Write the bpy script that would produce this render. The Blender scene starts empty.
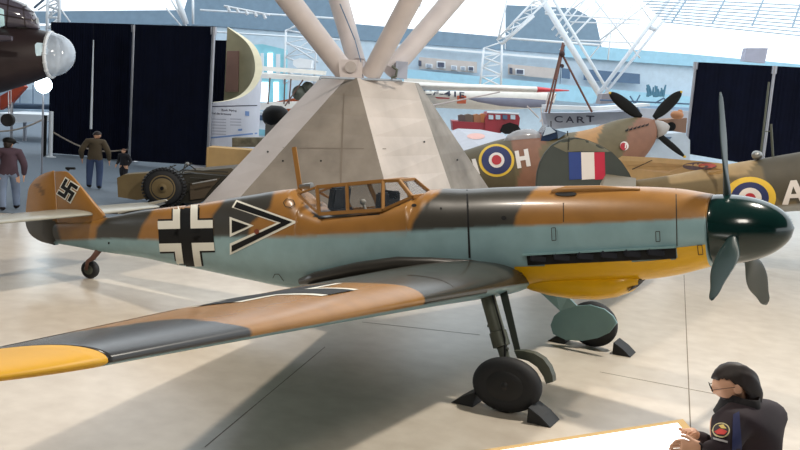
import bpy, bmesh, math, random
from mathutils import Vector, Matrix
from mathutils.bvhtree import BVHTree
random.seed(7)
PI = math.pi
sc = bpy.context.scene
COL = sc.collection
V = Vector

# ------------------------------------------------------------ camera
CAM = V((1.917, -10.936, 3.469)); YAW, PIT, ROLL, F = 2.079, -.1432, .075, 957.7
fw = V((math.cos(YAW)*math.cos(PIT), math.sin(YAW)*math.cos(PIT), math.sin(PIT)))
_r = fw.cross(V((0, 0, 1))).normalized(); _u = _r.cross(fw)
rt = _r*math.cos(ROLL)+_u*math.sin(ROLL); up = -_r*math.sin(ROLL)+_u*math.cos(ROLL)
cd = bpy.data.cameras.new('camera'); cam = bpy.data.objects.new('camera', cd); COL.objects.link(cam)
cd.sensor_width = 36; cd.lens = F/800*36; cd.clip_end = 500
cam.matrix_world = Matrix(((rt.x, up.x, -fw.x, CAM.x), (rt.y, up.y, -fw.y, CAM.y), (rt.z, up.z, -fw.z, CAM.z), (0, 0, 0, 1)))
sc.camera = cam
HF = V((math.cos(YAW), math.sin(YAW), 0))      # level direction into the hall
HR = V((math.sin(YAW), -math.cos(YAW), 0))     # level direction along the far wall

def ray(x, y): return fw+rt*((x-400)/F)-up*((y-225)/F)
def at(x, y, d): return CAM+ray(x, y)*d
def ground(x, y, z=0):
    r = ray(x, y); return CAM+r*((z-CAM.z)/r.z)
def side(x, y, yy):
    r = ray(x, y); return CAM+r*((yy-CAM.y)/r.y)
def prj(P):
    d = P-CAM; z = d.dot(fw); return 400+F*d.dot(rt)/z, 225-F*d.dot(up)/z

# ------------------------------------------------------------ materials
def lin(c):
    return tuple(((x/255)/12.92 if x/255 <= .04045 else ((x/255+.055)/1.055)**2.4) for x in c)
MATS = {}
def mat(name, rgb, rough=.6, metal=0, var=.06, scale=3, emit=0, alpha=1, spec=.5, bump=0, coat=0):
    if name in MATS: return MATS[name]
    m = bpy.data.materials.new(name); m.use_nodes = True; nt = m.node_tree
    b = nt.nodes['Principled BSDF']; c = lin(rgb)
    b.inputs['Roughness'].default_value = rough; b.inputs['Metallic'].default_value = metal
    b.inputs['Specular IOR Level'].default_value = spec
    if coat: b.inputs['Coat Weight'].default_value = coat; b.inputs['Coat Roughness'].default_value = .08
    if var:
        tc = nt.nodes.new('ShaderNodeTexCoord'); no = nt.nodes.new('ShaderNodeTexNoise')
        no.inputs['Scale'].default_value = scale; no.inputs['Detail'].default_value = 4
        mp = nt.nodes.new('ShaderNodeMapRange'); mp.inputs['From Min'].default_value = .3; mp.inputs['From Max'].default_value = .7
        mp.inputs['To Min'].default_value = 1-var; mp.inputs['To Max'].default_value = 1+var
        hs = nt.nodes.new('ShaderNodeVectorMath'); hs.operation = 'SCALE'; hs.inputs[0].default_value = c
        nt.links.new(tc.outputs['Object'], no.inputs['Vector']); nt.links.new(no.outputs['Fac'], mp.inputs['Value'])
        nt.links.new(mp.outputs['Result'], hs.inputs['Scale']); nt.links.new(hs.outputs['Vector'], b.inputs['Base Color'])
        if bump:
            bn = nt.nodes.new('ShaderNodeBump'); bn.inputs['Strength'].default_value = bump; bn.inputs['Distance'].default_value = .02
            nt.links.new(no.outputs['Fac'], bn.inputs['Height']); nt.links.new(bn.outputs['Normal'], b.inputs['Normal'])
    else: b.inputs['Base Color'].default_value = (*c, 1)
    if emit:
        b.inputs['Emission Color'].default_value = (*c, 1); b.inputs['Emission Strength'].default_value = emit
    if alpha < 1: b.inputs['Alpha'].default_value = alpha
    m.diffuse_color = (*c, 1)
    MATS[name] = m; return m
def paintmat(name, rough=.35, coat=0, spec=.5):
    m = bpy.data.materials.new(name); m.use_nodes = True; nt = m.node_tree; b = nt.nodes['Principled BSDF']
    a = nt.nodes.new('ShaderNodeVertexColor'); a.layer_name = 'paint'
    tc = nt.nodes.new('ShaderNodeTexCoord'); no = nt.nodes.new('ShaderNodeTexNoise'); no.inputs['Scale'].default_value = 4; no.inputs['Detail'].default_value = 5
    mp = nt.nodes.new('ShaderNodeMapRange'); mp.inputs['From Min'].default_value = .3; mp.inputs['From Max'].default_value = .7
    mp.inputs['To Min'].default_value = .9; mp.inputs['To Max'].default_value = 1.08
    s = nt.nodes.new('ShaderNodeVectorMath'); s.operation = 'SCALE'
    nt.links.new(tc.outputs['Object'], no.inputs['Vector']); nt.links.new(no.outputs['Fac'], mp.inputs['Value'])
    nt.links.new(a.outputs['Color'], s.inputs[0]); nt.links.new(mp.outputs['Result'], s.inputs['Scale'])
    nt.links.new(s.outputs['Vector'], b.inputs['Base Color'])
    b.inputs['Roughness'].default_value = rough; b.inputs['Specular IOR Level'].default_value = spec
    b.inputs['Coat Weight'].default_value = coat; b.inputs['Coat Roughness'].default_value = .15
    return m
BROWN, DARK, BLUE, YEL = lin((150, 106, 50)), lin((56, 55, 50)), lin((134, 166, 172)), lin((226, 168, 8))
m_paint = paintmat('aircraft_camouflage_paint', .38, .25)
m_wingpaint = paintmat('aircraft_wing_paint', .26, 0, .35)
m_matt = paintmat('matt_camouflage_paint', .6)
m_yellow = mat('yellow_paint', (224, 172, 2), .38, coat=.2)
m_blue = mat('pale_blue_paint', (118, 152, 156), .45)
m_black = mat('black_paint', (13, 14, 15), .55, var=0, spec=.25)
m_white = mat('white_paint', (225, 225, 215), .5, var=.03)
m_spin = mat('dark_green_gloss_paint', (8, 38, 36), .16, var=.05, coat=.3)
m_blade = mat('blade_green_paint', (24, 44, 44), .4, var=.1, spec=.4)
m_brown = mat('brown_paint', (146, 104, 50), .45)
m_dark = mat('dark_grey_paint', (50, 48, 44), .3, coat=.4)
m_rub = mat('tyre_rubber', (26, 27, 30), .7)
m_leg = mat('grey_green_metal', (84, 88, 78), .45, .2)
m_steel = mat('bare_steel', (150, 150, 148), .35, .8)
m_glass = mat('perspex', (70, 80, 90), .05, var=0, alpha=.16)
m_hole = mat('dark_recess', (12, 14, 18), .8, var=0)
m_cord = mat('tan_wood', (196, 160, 96), .5)

# ------------------------------------------------------------ object helpers
def link(name, me, m=None, parent=None, smooth=False):
    o = bpy.data.objects.new(name, me); COL.objects.link(o)
    if m is not None:
        for x in (m if isinstance(m, list) else [m]): me.materials.append(x)
    if parent is not None: o.parent = parent; o.matrix_parent_inverse = parent.matrix_basis.inverted()
    if smooth:
        for p in me.polygons: p.use_smooth = True
    return o
def tag(o, label, cat, group=None, kind=None):
    o['label'] = label
    if cat: o['category'] = cat
    if group: o['group'] = group
    if kind: o['kind'] = kind
    return o
def thing(name, label, cat, loc, group=None):
    o = bpy.data.objects.new(name, None); COL.objects.link(o); o.location = loc; o.empty_display_size = .2
    return tag(o, label, cat, group)
def struct(o): o['kind'] = 'structure'; return o
class MB:
    def __init__(s): s.bm = bmesh.new()
    def hexa(s, p):       # 8 points: bottom 4, top 4
        v = [s.bm.verts.new(q) for q in p]
        for f in ((3, 2, 1, 0), (4, 5, 6, 7), (0, 1, 5, 4), (1, 2, 6, 5), (2, 3, 7, 6), (3, 0, 4, 7)): s.bm.faces.new([v[i] for i in f])
        return s
    def box(s, c, d, ax=None):
        ax = ax or (V((1, 0, 0)), V((0, 1, 0)), V((0, 0, 1))); c = V(c)
        P = [c+ax[0]*(x*d[0]/2)+ax[1]*(y*d[1]/2)+ax[2]*(z*d[2]/2) for z in (-1, 1) for x, y in ((-1, -1), (1, -1), (1, 1), (-1, 1))]
        return s.hexa(P)
    def bar(s, a, b, w, h, upv=V((0, 0, 1))):
        a, b = V(a), V(b); d = (b-a); x = d.normalized(); y = upv.cross(x)
        if y.length < 1e-4: y = V((1, 0, 0)).cross(x)
        y.normalize(); z = x.cross(y)
        return s.box((a+b)/2, (d.length, w, h), (x, y, z))
    def prism(s, pts, off):
        A = [s.bm.verts.new(p) for p in pts]; off2 = off if callable(off) else (lambda p: V(p)+off)
        B = [s.bm.verts.new(off2(V(p))) for p in pts]; n = len(pts)
        s.bm.faces.new(A); s.bm.faces.new(B[::-1])
        for i in range(n): s.bm.faces.new((A[i], B[i], B[(i+1) % n], A[(i+1) % n]))
        return s
    def tube(s, pts, rads, n=12, cap=True):
        pts = [V(p) for p in pts]
        if not hasattr(rads, '__len__'): rads = [rads]*len(pts)
        rings = []; t0 = (pts[1]-pts[0]).normalized()
        a = t0.orthogonal().normalized(); 
        for i, p in enumerate(pts):
            t = (pts[min(i+1, len(pts)-1)]-pts[max(i-1, 0)]).normalized()
            a = (a-t*a.dot(t)).normalized(); b = t.cross(a)
            rings.append([s.bm.verts.new(p+(a*math.cos(2*PI*k/n)+b*math.sin(2*PI*k/n))*rads[i]) for k in range(n)])
        for r0, r1 in zip(rings, rings[1:]):
            for k in range(n): s.bm.faces.new((r0[k], r0[(k+1) % n], r1[(k+1) % n], r1[k]))
        if cap: s.bm.faces.new(rings[0][::-1]); s.bm.faces.new(rings[-1])
        return s
    def lathe(s, o, ax, prof, n=32, sx=1, xv=None):
        # prof list of (dist along axis, radius); sx stretches along xv
        o, ax = V(o), V(ax).normalized(); a = (xv-ax*xv.dot(ax)).normalized() if xv else ax.orthogonal().normalized(); b = ax.cross(a)
        rings = [[s.bm.verts.new(o+ax*d+a*(math.cos(2*PI*k/n)*r*sx)+b*(math.sin(2*PI*k/n)*r)) for k in range(n)] for d, r in prof]
        for r0, r1 in zip(rings, rings[1:]):
            for k in range(n): s.bm.faces.new((r0[k], r0[(k+1) % n], r1[(k+1) % n], r1[k]))
        s.bm.faces.new(rings[0][::-1]); s.bm.faces.new(rings[-1]); return s
    def loft(s, rings, cap=True):
        R = [[s.bm.verts.new(p) for p in r] for r in rings]; n = len(R[0])
        for r0, r1 in zip(R, R[1:]):
            for k in range(n): s.bm.faces.new((r0[k], r0[(k+1) % n], r1[(k+1) % n], r1[k]))
        if cap: s.bm.faces.new(R[0][::-1]); s.bm.faces.new(R[-1])
        return s
    def sphere(s, c, r, n=16, ax=None):
        c = V(c); r = r if hasattr(r, '__len__') else (r, r, r); ax = ax or (V((1, 0, 0)), V((0, 1, 0)), V((0, 0, 1)))
        rings = []
        for i in range(1, n//2):
            a = PI*i/(n//2); rings.append([c+ax[0]*(math.sin(a)*math.cos(2*PI*k/n)*r[0])+ax[1]*(math.sin(a)*math.sin(2*PI*k/n)*r[1])+ax[2]*(math.cos(a)*r[2]) for k in range(n)])
        return s.loft(rings)
    def build(s, name, m=None, parent=None, smooth=False, bevel=0):
        bmesh.ops.recalc_face_normals(s.bm, faces=s.bm.faces)
        if bevel: bmesh.ops.bevel(s.bm, geom=s.bm.edges[:], offset=bevel, segments=2, affect='EDGES', clamp_overlap=True)
        me = bpy.data.meshes.new(name); s.bm.to_mesh(me); s.bm.free()
        return link(name, me, m, parent, smooth)
def angle_smooth(o, deg=35):
    me = o.data; bm = bmesh.new(); bm.from_mesh(me)
    for f in bm.faces: f.smooth = True
    for e in bm.edges:
        if len(e.link_faces) == 2 and e.calc_face_angle(0) > math.radians(deg): e.smooth = False
    bm.to_mesh(me); bm.free(); return o
def slab(name, px, depth, thick, m, parent=None, smooth=False):
    """outline at its own distance with real thickness going back into the hall"""
    P = [at(x, y, depth if not callable(depth) else depth(x)) for x, y in px]
    b = MB(); b.prism(P, HF*thick); return b.build(name, m, parent, smooth)
def paint(o, fn):
    me = o.data; ca = me.color_attributes.new('paint', 'FLOAT_COLOR', 'POINT')
    for i, v in enumerate(me.vertices): ca.data[i].color = (*fn(v.co), 1)
def inpoly(x, y, P):
    c = False; n = len(P); j = n-1
    for i in range(n):
        if (P[i][1] > y) != (P[j][1] > y) and x < (P[j][0]-P[i][0])*(y-P[i][1])/(P[j][1]-P[i][1])+P[i][0]: c = not c
        j = i
    return c
def lerp(x, xs, ys):
    if xs[0] > xs[-1]: xs, ys = xs[::-1], ys[::-1]
    if x <= xs[0]: return ys[0]
    for i in range(len(xs)-1):
        if x <= xs[i+1]:
            t = (x-xs[i])/(xs[i+1]-xs[i]); return ys[i]*(1-t)+ys[i+1]*t
    return ys[-1]
def smoothlerp(x, xs, ys):
    if xs[0] > xs[-1]: xs, ys = xs[::-1], ys[::-1]
    if x <= xs[0]: return ys[0]
    if x >= xs[-1]: return ys[-1]
    n = len(xs)
    for i in range(n-1):
        if x <= xs[i+1]:
            h = xs[i+1]-xs[i]; t = (x-xs[i])/h
            d0 = (ys[i+1]-ys[i-1])/(xs[i+1]-xs[i-1]) if i else (ys[1]-ys[0])/h
            d1 = (ys[i+2]-ys[i])/(xs[i+2]-xs[i]) if i+2 < n else (ys[i+1]-ys[i])/h
            return (2*t**3-3*t*t+1)*ys[i]+(t**3-2*t*t+t)*h*d0+(-2*t**3+3*t*t)*ys[i+1]+(t**3-t*t)*h*d1
def bvh(o):
    bm = bmesh.new(); bm.from_mesh(o.data); t = BVHTree.FromBMesh(bm); bm.free(); return t
def decal(name, polys, tree, m, parent, off=.004, step=5, label=None):
    """paint marking laid on a curved skin: flat outline cut into a grid, each vertex dropped onto the skin"""
    bm = bmesh.new()
    for P in polys:
        bm.faces.new([bm.verts.new((x, y, 0)) for x, y in P])
    xs = [v.co.x for v in bm.verts]; ys = [v.co.y for v in bm.verts]
    bmesh.ops.triangulate(bm, faces=bm.faces[:])
    x = min(xs)+step
    while x < max(xs):
        bmesh.ops.bisect_plane(bm, geom=bm.verts[:]+bm.edges[:]+bm.faces[:], plane_co=(x, 0, 0), plane_no=(1, 0, 0)); x += step
    y = min(ys)+step
    while y < max(ys):
        bmesh.ops.bisect_plane(bm, geom=bm.verts[:]+bm.edges[:]+bm.faces[:], plane_co=(0, y, 0), plane_no=(0, 1, 0)); y += step
    bad = []
    for v in bm.verts:
        d = ray(v.co.x, v.co.y).normalized(); h = tree.ray_cast(CAM, d)
        if h[0] is None: bad.append(v); continue
        nn = h[1] if h[1].dot(d) < 0 else -h[1]
        v.co = h[0]+nn*off
    bmesh.ops.delete(bm, geom=bad, context='VERTS')
    for f in bm.faces:
        f.normal_update()
        if f.normal.dot(f.calc_center_median()-CAM) > 0: f.normal_flip()
        f.smooth = True
    me = bpy.data.meshes.new(name); bm.to_mesh(me); bm.free()
    o = link(name, me, m, parent)
    if label: o['label'] = label
    return o
def ring_poly(cx, cy, rx, ry, n=40): return [(cx+rx*math.cos(2*PI*i/n), cy+ry*math.sin(2*PI*i/n)) for i in range(n)]
def textmesh(body, size=1):
    c = bpy.data.curves.new('lettering', 'FONT'); c.body = body; c.size = size; c.align_x = 'CENTER'; c.align_y = 'CENTER'; c.offset = .012
    t = bpy.data.objects.new('lettering', c); COL.objects.link(t)
    dg = bpy.context.evaluated_depsgraph_get(); dg.update()
    me = bpy.data.meshes.new_from_object(t.evaluated_get(dg)); bpy.data.objects.remove(t); bpy.data.curves.remove(c)
    return me
def textdecal(name, body, O, ex, ey, tree, m, parent, off=.006, bold=0, label=None):
    """lettering at picture origin O with axes ex, ey laid onto a skin"""
    me = textmesh(body); bm = bmesh.new(); bm.from_mesh(me)
    xs = [v.co.x for v in bm.verts]; ys = [v.co.y for v in bm.verts]
    w = max(xs)-min(xs); h = max(ys)-min(ys); cx = (max(xs)+min(xs))/2; cy = (max(ys)+min(ys))/2
    bad = []
    for v in bm.verts:
        a, b = (v.co.x-cx)/w, (v.co.y-cy)/h
        x = O[0]+ex[0]*a+ey[0]*b; y = O[1]+ex[1]*a+ey[1]*b; d = ray(x, y).normalized(); hh = tree.ray_cast(CAM, d)
        if hh[0] is None: bad.append(v); continue
        nn = hh[1] if hh[1].dot(d) < 0 else -hh[1]
        v.co = hh[0]+nn*off
    bmesh.ops.delete(bm, geom=bad, context='VERTS')
    me2 = bpy.data.meshes.new(name); bm.to_mesh(me2); bm.free()
    o = link(name, me2, m, parent)
    if label: o['label'] = label
    return o

# ================================================================ THE FIGHTER IN FRONT
TH = math.radians(7.5); HUB = V((0, 0, 2.19))
def G(x, y, z): return HUB+V((x*math.cos(TH)-z*math.sin(TH), y, x*math.sin(TH)+z*math.cos(TH)))
def LOC(P):
    d = P-HUB; return d.x*math.cos(TH)+d.z*math.sin(TH), d.y, -d.x*math.sin(TH)+d.z*math.cos(TH)
plane = thing('fighter_plane', 'brown and grey camouflaged single-engine fighter with yellow nose underside, wingtip and dark green spinner', 'aircraft', (0, 0, 0))
TX = [-.19, -.6, -1.24, -2, -2.75, -3.2, -3.7, -3.86, -4.3, -5.2, -5.52, -5.72, -5.82, -6.68, -7.64, -8.24, -8.87, -9.58, -10.3, -10.95]
TZ = [.385, .455, .49, .505, .5, .485, .485, .40, .29, .18, .27, .47, .53, .445, .33, .28, .22, .12, .06, .02]
BX = [-.19, -.61, -1.1, -2, -3, -5.8, -6.77, -7.7, -8.3, -8.83, -9.8, -10.38, -10.95]
BZ = [-.41, -.525, -.6, -.68, -.74, -.88, -.78, -.655, -.585, -.51, -.43, -.36, -.3]
WX = [-.19, -.6, -1.5, -3, -4.5, -5.8, -6.7, -7.7, -8.8, -9.8, -10.95]
WW = [.385, .43, .46, .47, .46, .42, .36, .28, .19, .10, .035]
def fus_ring(x, n=150, grow=0):
    zt, zb, w = lerp(x, TX, TZ), smoothlerp(x, BX, BZ), smoothlerp(x, WX, WW)
    if not (-5.9 < x < -3.6): zt = smoothlerp(x, TX, TZ)
    zm = lerp(x, [-.2, -2, -6, -9, -11], [-.01, -.08, -.15, -.14, -.12])
    pit = -5.6 < x < -3.85
    out = []
    for k in range(n):
        a = 2*PI*k/n; c, s = math.cos(a), math.sin(a); e = 2/2.3
        if s > 0 and pit: e = 2/3.6
        yy = w*math.copysign(abs(c)**e, c)*(1+grow); zz = (zt-zm if s > 0 else zm-zb)*math.copysign(abs(s)**e, s)*(1+grow)
        out.append(G(x, yy, zm+zz))
    return out
xs = [-.19-i*(10.76/460) for i in range(461)]
b = MB(); b.loft([fus_ring(x) for x in xs]); fus = b.build('fuselage', m_paint, plane, True)
LINE = ([0, 60, 108, 160, 215, 290, 400, 470, 600, 672, 711, 800], [244, 240.5, 238.5, 240, 237, 236.5, 231.5, 228, 223, 219.5, 217.5, 215])
DARKP = [[(20, 250), (20, 214), (48, 214), (56, 222), (62, 243)],
         [(94, 250), (97, 228), (110, 214), (125, 205), (158, 200), (150, 215), (142, 226), (134, 250)],
         [(212, 250), (212, 216), (222, 203), (232, 190), (275, 188), (270, 208), (260, 216), (250, 224), (247, 250)],
         [(408, 245), (413, 222), (424, 205), (438, 194), (448, 180), (548, 180), (534, 190), (524, 202), (516, 216), (511, 245)]]
def fus_paint(co):
    P = V((co.x, -abs(co.y), co.z)); x, y = prj(P); lx = LOC(co)
    if -5.35 < lx[0] < -4.0 and abs(lx[1]) < .36 and lx[2] > .05: return lin((40, 42, 40))
    acc = [0, 0, 0]
    for dx, dy in ((0, 0), (1.6, 0), (-1.6, 0), (0, 1.6), (0, -1.6), (1, 1), (-1, 1), (1, -1), (-1, -1)):
        X, Y = x+dx, y+dy
        c = BLUE if Y > lerp(X, *LINE) else (DARK if any(inpoly(X, Y, D) for D in DARKP) else BROWN)
        acc = [a+b/9 for a, b in zip(acc, c)]
    return acc
paint(fus, fus_paint)
T_F = bvh(fus)
# yellow lower cowling: a shell just proud of the skin
b = MB(); rows = []
YT = ([518, 676, 677, 714], [265.5, 258.5, 246.5, 243.5])
for i in range(120):
    x = -.20-i*(2.42-.20)/119; w = smoothlerp(x, WX, WW); ring = fus_ring(x, 144, .012)
    # find the start angle where the skin drops below the yellow line (near side)
    row = []
    for k in range(72, 145):
        p = ring[k % 144]; q = V((p.x, -abs(p.y), p.z)); px, py = prj(q); zt = lerp(px, *YT)
        row.append((p, py > zt))
    rows.append(row)
bm = b.bm; VV = [[bm.verts.new(p) for p, _ in r] for r in rows]
for i in range(len(rows)-1):
    for k in range(len(rows[0])-1):
        if sum((rows[i][k][1], rows[i+1][k][1], rows[i+1][k+1][1], rows[i][k+1][1])) >= 3:
            bm.faces.new((VV[i][k], VV[i+1][k], VV[i+1][k+1], VV[i][k+1]))
bmesh.ops.delete(bm, geom=[v for v in bm.verts if not v.link_faces], context='VERTS')
cow = b.build('lower_cowling', m_yellow, plane, True); cow['label'] = 'yellow lower cowling'
# chin oil cooler
b = MB(); rings = []
for x, hw, zt, zb in ((-2.5, .10, -.6, -.72), (-2.35, .2, -.55, -.765), (-2.1, .26, -.5, -.82), (-1.8, .28, -.5, -.85), (-1.5, .28, -.5, -.845), (-1.28, .27, -.5, -.805), (-1.12, .25, -.5, -.74)):
    rings.append([G(x+(.14*(s > 0)*(x > -1.2)), hw*math.copysign(abs(c)**.8, c), (zt+zb)/2+(zt-zb)/2*math.copysign(abs(s)**.8, s)) for c, s in ((math.cos(2*PI*k/28), math.sin(2*PI*k/28)) for k in range(28))])
b.loft(rings); oc = b.build('oil_cooler', m_yellow, plane, True); oc['label'] = 'yellow oil cooler fairing under the nose'
b = MB(); b.prism([G(-1.113, y, z) if z < -.6 else G(-.97, y, z) for y, z in ((-.2, -.71), (.2, -.71), (.17, -.57), (-.17, -.57))], G(.008, 0, 0)-G(0, 0, 0)); b.build('intake_opening', m_hole, oc)
# exhaust recess with six stubs and a deflector ledge
decal('exhaust_recess', [[(527, 255.5), (676, 247.5), (676.5, 258), (528, 265)]], T_F, m_hole, plane, .012, 6, 'black recess behind the exhaust stubs')
m_exh = mat('burnt_steel', (38, 42, 52), .45, .5)
for i in range(6):
    px = 540+i*23.5; hit = T_F.ray_cast(CAM, ray(px, 258-(px-540)*.052).normalized())[0]
    b = MB(); b.bar(hit+V((.07, .03, 0)), hit+V((-.1, -.055, -.0)), .09, .075); b.build('exhaust_stub', m_exh, plane, bevel=.012)
h0 = T_F.ray_cast(CAM, ray(524, 254.5).normalized())[0]; h1 = T_F.ray_cast(CAM, ray(677, 246.5).normalized())[0]
b = MB(); b.bar(h0+V((0, -.03, 0)), h1+V((0, -.03, 0)), .09, .018); b.build('exhaust_deflector', m_blue, plane)
# gun trough blister / intake on upper cowl
for nm, px, py, rx, ry in (('gun_trough', 566, 194.5, 11, 2.2),):
    d = decal(nm, [ring_poly(px, py, rx, ry, 20)], T_F, m_hole, plane, .012, 6)
b = MB(); hit = [T_F.ray_cast(CAM, ray(px, py).normalized())[0] for px, py in ((552, 192), (566, 190.5), (600, 189.6), (640, 190))]
b.tube(hit, [.03, .055, .05, .02], 10); b.build('cowling_bulge', m_brown, plane, True)
# panel lines, ports
m_line = mat('panel_gap', (52, 46, 38), .8, var=0)
decal('panel_gap', [[(466.3, 190), (467.8, 190), (470.8, 258), (468.6, 258)]], T_F, m_hole, plane, .005, 5, 'wide black gap ahead of the cockpit')
for P in ([(675.5, 189), (676.5, 189), (677.5, 246), (676.5, 246)], [(563, 203), (563.8, 203), (564, 222), (563.2, 222)],
          [(318, 218), (380, 213.6), (380, 214.8), (318, 219.2)], ):
    decal('panel_line', [P], T_F, m_line, plane, .004, 6)
for x, y, rx, ry in ((504, 218, 2.6, 2.1), (414, 205.5, 2.8, 1.6), (441, 208.5, 1, 1), (109, 243, 1, 1.3)):
    decal('port', [ring_poly(x, y, rx, ry, 14)], T_F, m_hole, plane, .005, 6)
decal('filler_cap', [ring_poly(257.5, 231.5, 2.6, 2.6, 14)], T_F, mat('rust_red_paint', (120, 58, 36), .6), plane, .02, 6, 'rust red filler cap')
def outline(P, w):  # thin closed frame as quads
    out = []
    for i in range(len(P)):
        a, c = V((*P[i], 0)), V((*P[(i+1) % len(P)], 0)); n = (c-a).normalized().cross(V((0, 0, 1)))*w/2
        out.append([(a+n)[:2], (c+n)[:2], (c-n)[:2], (a-n)[:2]])
    return out
for P in ([(552, 228), (556, 227.7), (556.5, 240), (552.5, 240.4)], [(656, 231.5), (660, 231.3), (660.4, 241), (656.4, 241.4)], [(697.5, 245), (702, 244.6), (703, 253.5), (698.5, 254)], [(284, 203), (287, 199.5), (293.5, 201), (295, 205), (291, 208), (286, 207)]):
    decal('hatch_outline', outline(P, .7), T_F, m_line, plane, .018, 6)
decal('hatch_outline', outline([(273, 278), (275, 274), (279, 274), (284, 281)], .6)[:3], T_F, m_line, plane, .005, 6)
# fuselage cross: layered black edge, white bars, black cross
def xf(u, v):  # cross coordinates -1..1 to picture position
    return 186.2+u*27.5+v*2.0+1.6*v*v, 235.8+v*30.5-u*.6
def sq(u0, v0, u1, v1, n=4):
    out = []
    for a, c, d, e in ((u0, v0, u1, v0), (u1, v0, u1, v1), (u1, v1, u0, v1), (u0, v1, u0, v0)):
        for i in range(n): out.append(xf(a+(d-a)*i/n, c+(e-c)*i/n))
    return out
A, A1, B0, B1 = .19, .45, .235, .50
decal('cross_edge', [sq(-.51, -1, -.25, 1), sq(.25, -1, .51, 1), sq(-1, -.56, -.25, .56), sq(.25, -.56, 1, .56), sq(-.25, -1, .25, 1)], T_F, m_black, plane, .004, 4)
for su in (-1, 1):
    for sv in (-1, 1):
        decal('cross_border', [sq(su*A, sv*B0, su*A1, sv*1, 5), sq(su*A1, sv*B0, su*1, sv*B1, 5)], T_F, m_white, plane, .009, 4, 'white corner border of the fuselage cross')
# chevron + triangle
def tri_off(P, c, k): return [(c[0]+(x-c[0])*k, c[1]+(y-c[1])*k) for x, y in P]
CH = [(232, 208), (237, 200.5), (297.5, 222), (230, 254.5), (229.5, 244), (279, 222.5)]
decal('chevron_border', [[(232, 207.5), (236.5, 200), (298, 222), (230, 255), (230, 243.5), (277, 222.8)]], T_F, m_white, plane, .005, 4)
decal('chevron', [[(234.2, 207.6), (237.3, 202.3), (292.5, 222), (232, 252), (232, 245.6), (281.5, 222.8)]], T_F, m_black, plane, .010, 4)
decal('triangle_border', [[(229.8, 216.8), (254, 225.6), (230, 237)]], T_F, m_white, plane, .0055, 4)
decal('triangle', [[(232.2, 220), (249.5, 225.8), (232.2, 233.2)]], T_F, m_black, plane, .0105, 4)
# spinner
def spin_o(d): return G(-.19+d, 0, -.01+.03*d)
ax = (spin_o(.8)-spin_o(0)).normalized()
prof = [(0, .36), (.005, .385)]+[(.84*t, .392*(1-t**2.3)**.56) for t in [i/26 for i in range(1, 26)]]+[(.84, .004)]
b = MB(); b.lathe(spin_o(0), ax, prof, 48); spn = b.build('spinner', m_spin, plane, True)
# blades
def blade(tip, root, root_dir_chord, w0, w1, tw):
    b = MB(); rings = []; L = (tip-root); d = L.normalized()
    c0 = (root_dir_chord-d*root_dir_chord.dot(d)).normalized(); n0 = d.cross(c0)
    for i in range(25):
        t = i/24; wdt = smoothlerp(t, [0, .08, .16, .35, .55, .8, .94, 1], [.12, .12, .17, w0, w0, w1, w1*.72, .03]); th = smoothlerp(t, [0, .16, .4, 1], [.11, .085, .04, .008])
        a = tw*(1-t)**1.2; cc = c0*math.cos(a)+n0*math.sin(a); nn = d.cross(cc)
        rings.append([root+L*t+cc*(wdt/2*math.cos(2*PI*k/20))+nn*(th/2*math.sin(2*PI*k/20)) for k in range(20)])
    b.loft(rings); return b.build('propeller_blade', m_blade, plane, True)
hc = spin_o(.17)
for k, (tx, ty) in enumerate(((720.5, 92), (712.5, 300), (766.5, 304.5))):
    yy = (0.05, -1.42, 1.42)[k]; tip = side(tx, ty, yy); root = (hc+(tip-hc).normalized()*.22, side(734, 236, -.30), side(747, 252, .25))[k]
    ch = ax*(1 if k else 1)+V((0, (-.35, -.25, .3)[k], 0)); ch = ch+V((0, 0, 0))
    blade(tip, root, [V((.25, 1, 0)), V((.75, -.7, .3)), V((.45, .9, -.2))][k], .27, .16, (.5, -.5, -.5)[k])
# fin and rudder
def plate(name, rows, th, m, parent, paintfn=None, n=14):
    """vertical aerofoil: rows of (front x, back x, z) in aircraft coordinates"""
    b = MB(); rings = []
    for fr, bk, z, k in rows:
        ring = []
        for i in range(2*n):
            a = 2*PI*i/(2*n); u = (1-math.cos(a))/2; x = fr+(bk-fr)*u
            y = math.copysign(1, math.sin(a) or 1)*th*k*(1.48*math.sqrt(max(u, 0))-.63*u-1.76*u*u+1.42*u**3-.51*u**4)
            ring.append(G(x, y if abs(math.sin(a)) > 1e-6 else 0, z))
        rings.append(ring)
    b.loft(rings); return b.build(name, m, parent, True)
FZ = [-.1, .05, .2, .35, .5, .65, .78, .86, .9]
FF = [-9.5, -9.55, -9.67, -9.84, -10.0, -10.16, -10.3, -10.42, -10.55]
RZ = [-.34, -.3, -.2, -.1, .04, .15, .3, .45, .63, .75, .83, .87, .895]
RB = [-10.85, -11.15, -11.4, -11.5, -11.545, -11.53, -11.5, -11.46, -11.39, -11.25, -11.08, -10.92, -10.78]
fin = plate('fin', [(lerp(z, FZ, FF), -10.74, z, min(1, 1.2*(1.0-z)+.15)) for z in [-.1+i*.02 for i in range(50)]], .11, m_paint, plane)
rud = plate('rudder', [(-10.75 if z > -.31 else -10.8, smoothlerp(z, RZ, RB), z, min(1, 1.2*(1.0-z)+.15)) for z in [-.34+i*.0247 for i in range(51)]], .10, m_paint, plane)
def fin_paint(co):
    P = V((co.x, -abs(co.y), co.z)); x, y = prj(P)
    if y > lerp(x, *LINE) and x > 55: return BLUE
    if inpoly(x, y, [(20, 250), (20, 215), (50, 215), (58, 224), (62, 243), (62, 250)]): return DARK
    if inpoly(x, y, [(34, 184), (38, 183), (46, 193), (43, 196)]): return tuple(c*.5 for c in BROWN)
    if inpoly(x, y, [(96, 250), (97, 228), (104, 216), (112, 210), (120, 250)]): return DARK
    return BROWN
for o in (fin, rud): paint(o, fin_paint)
T_R = bvh(fin); 
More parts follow.
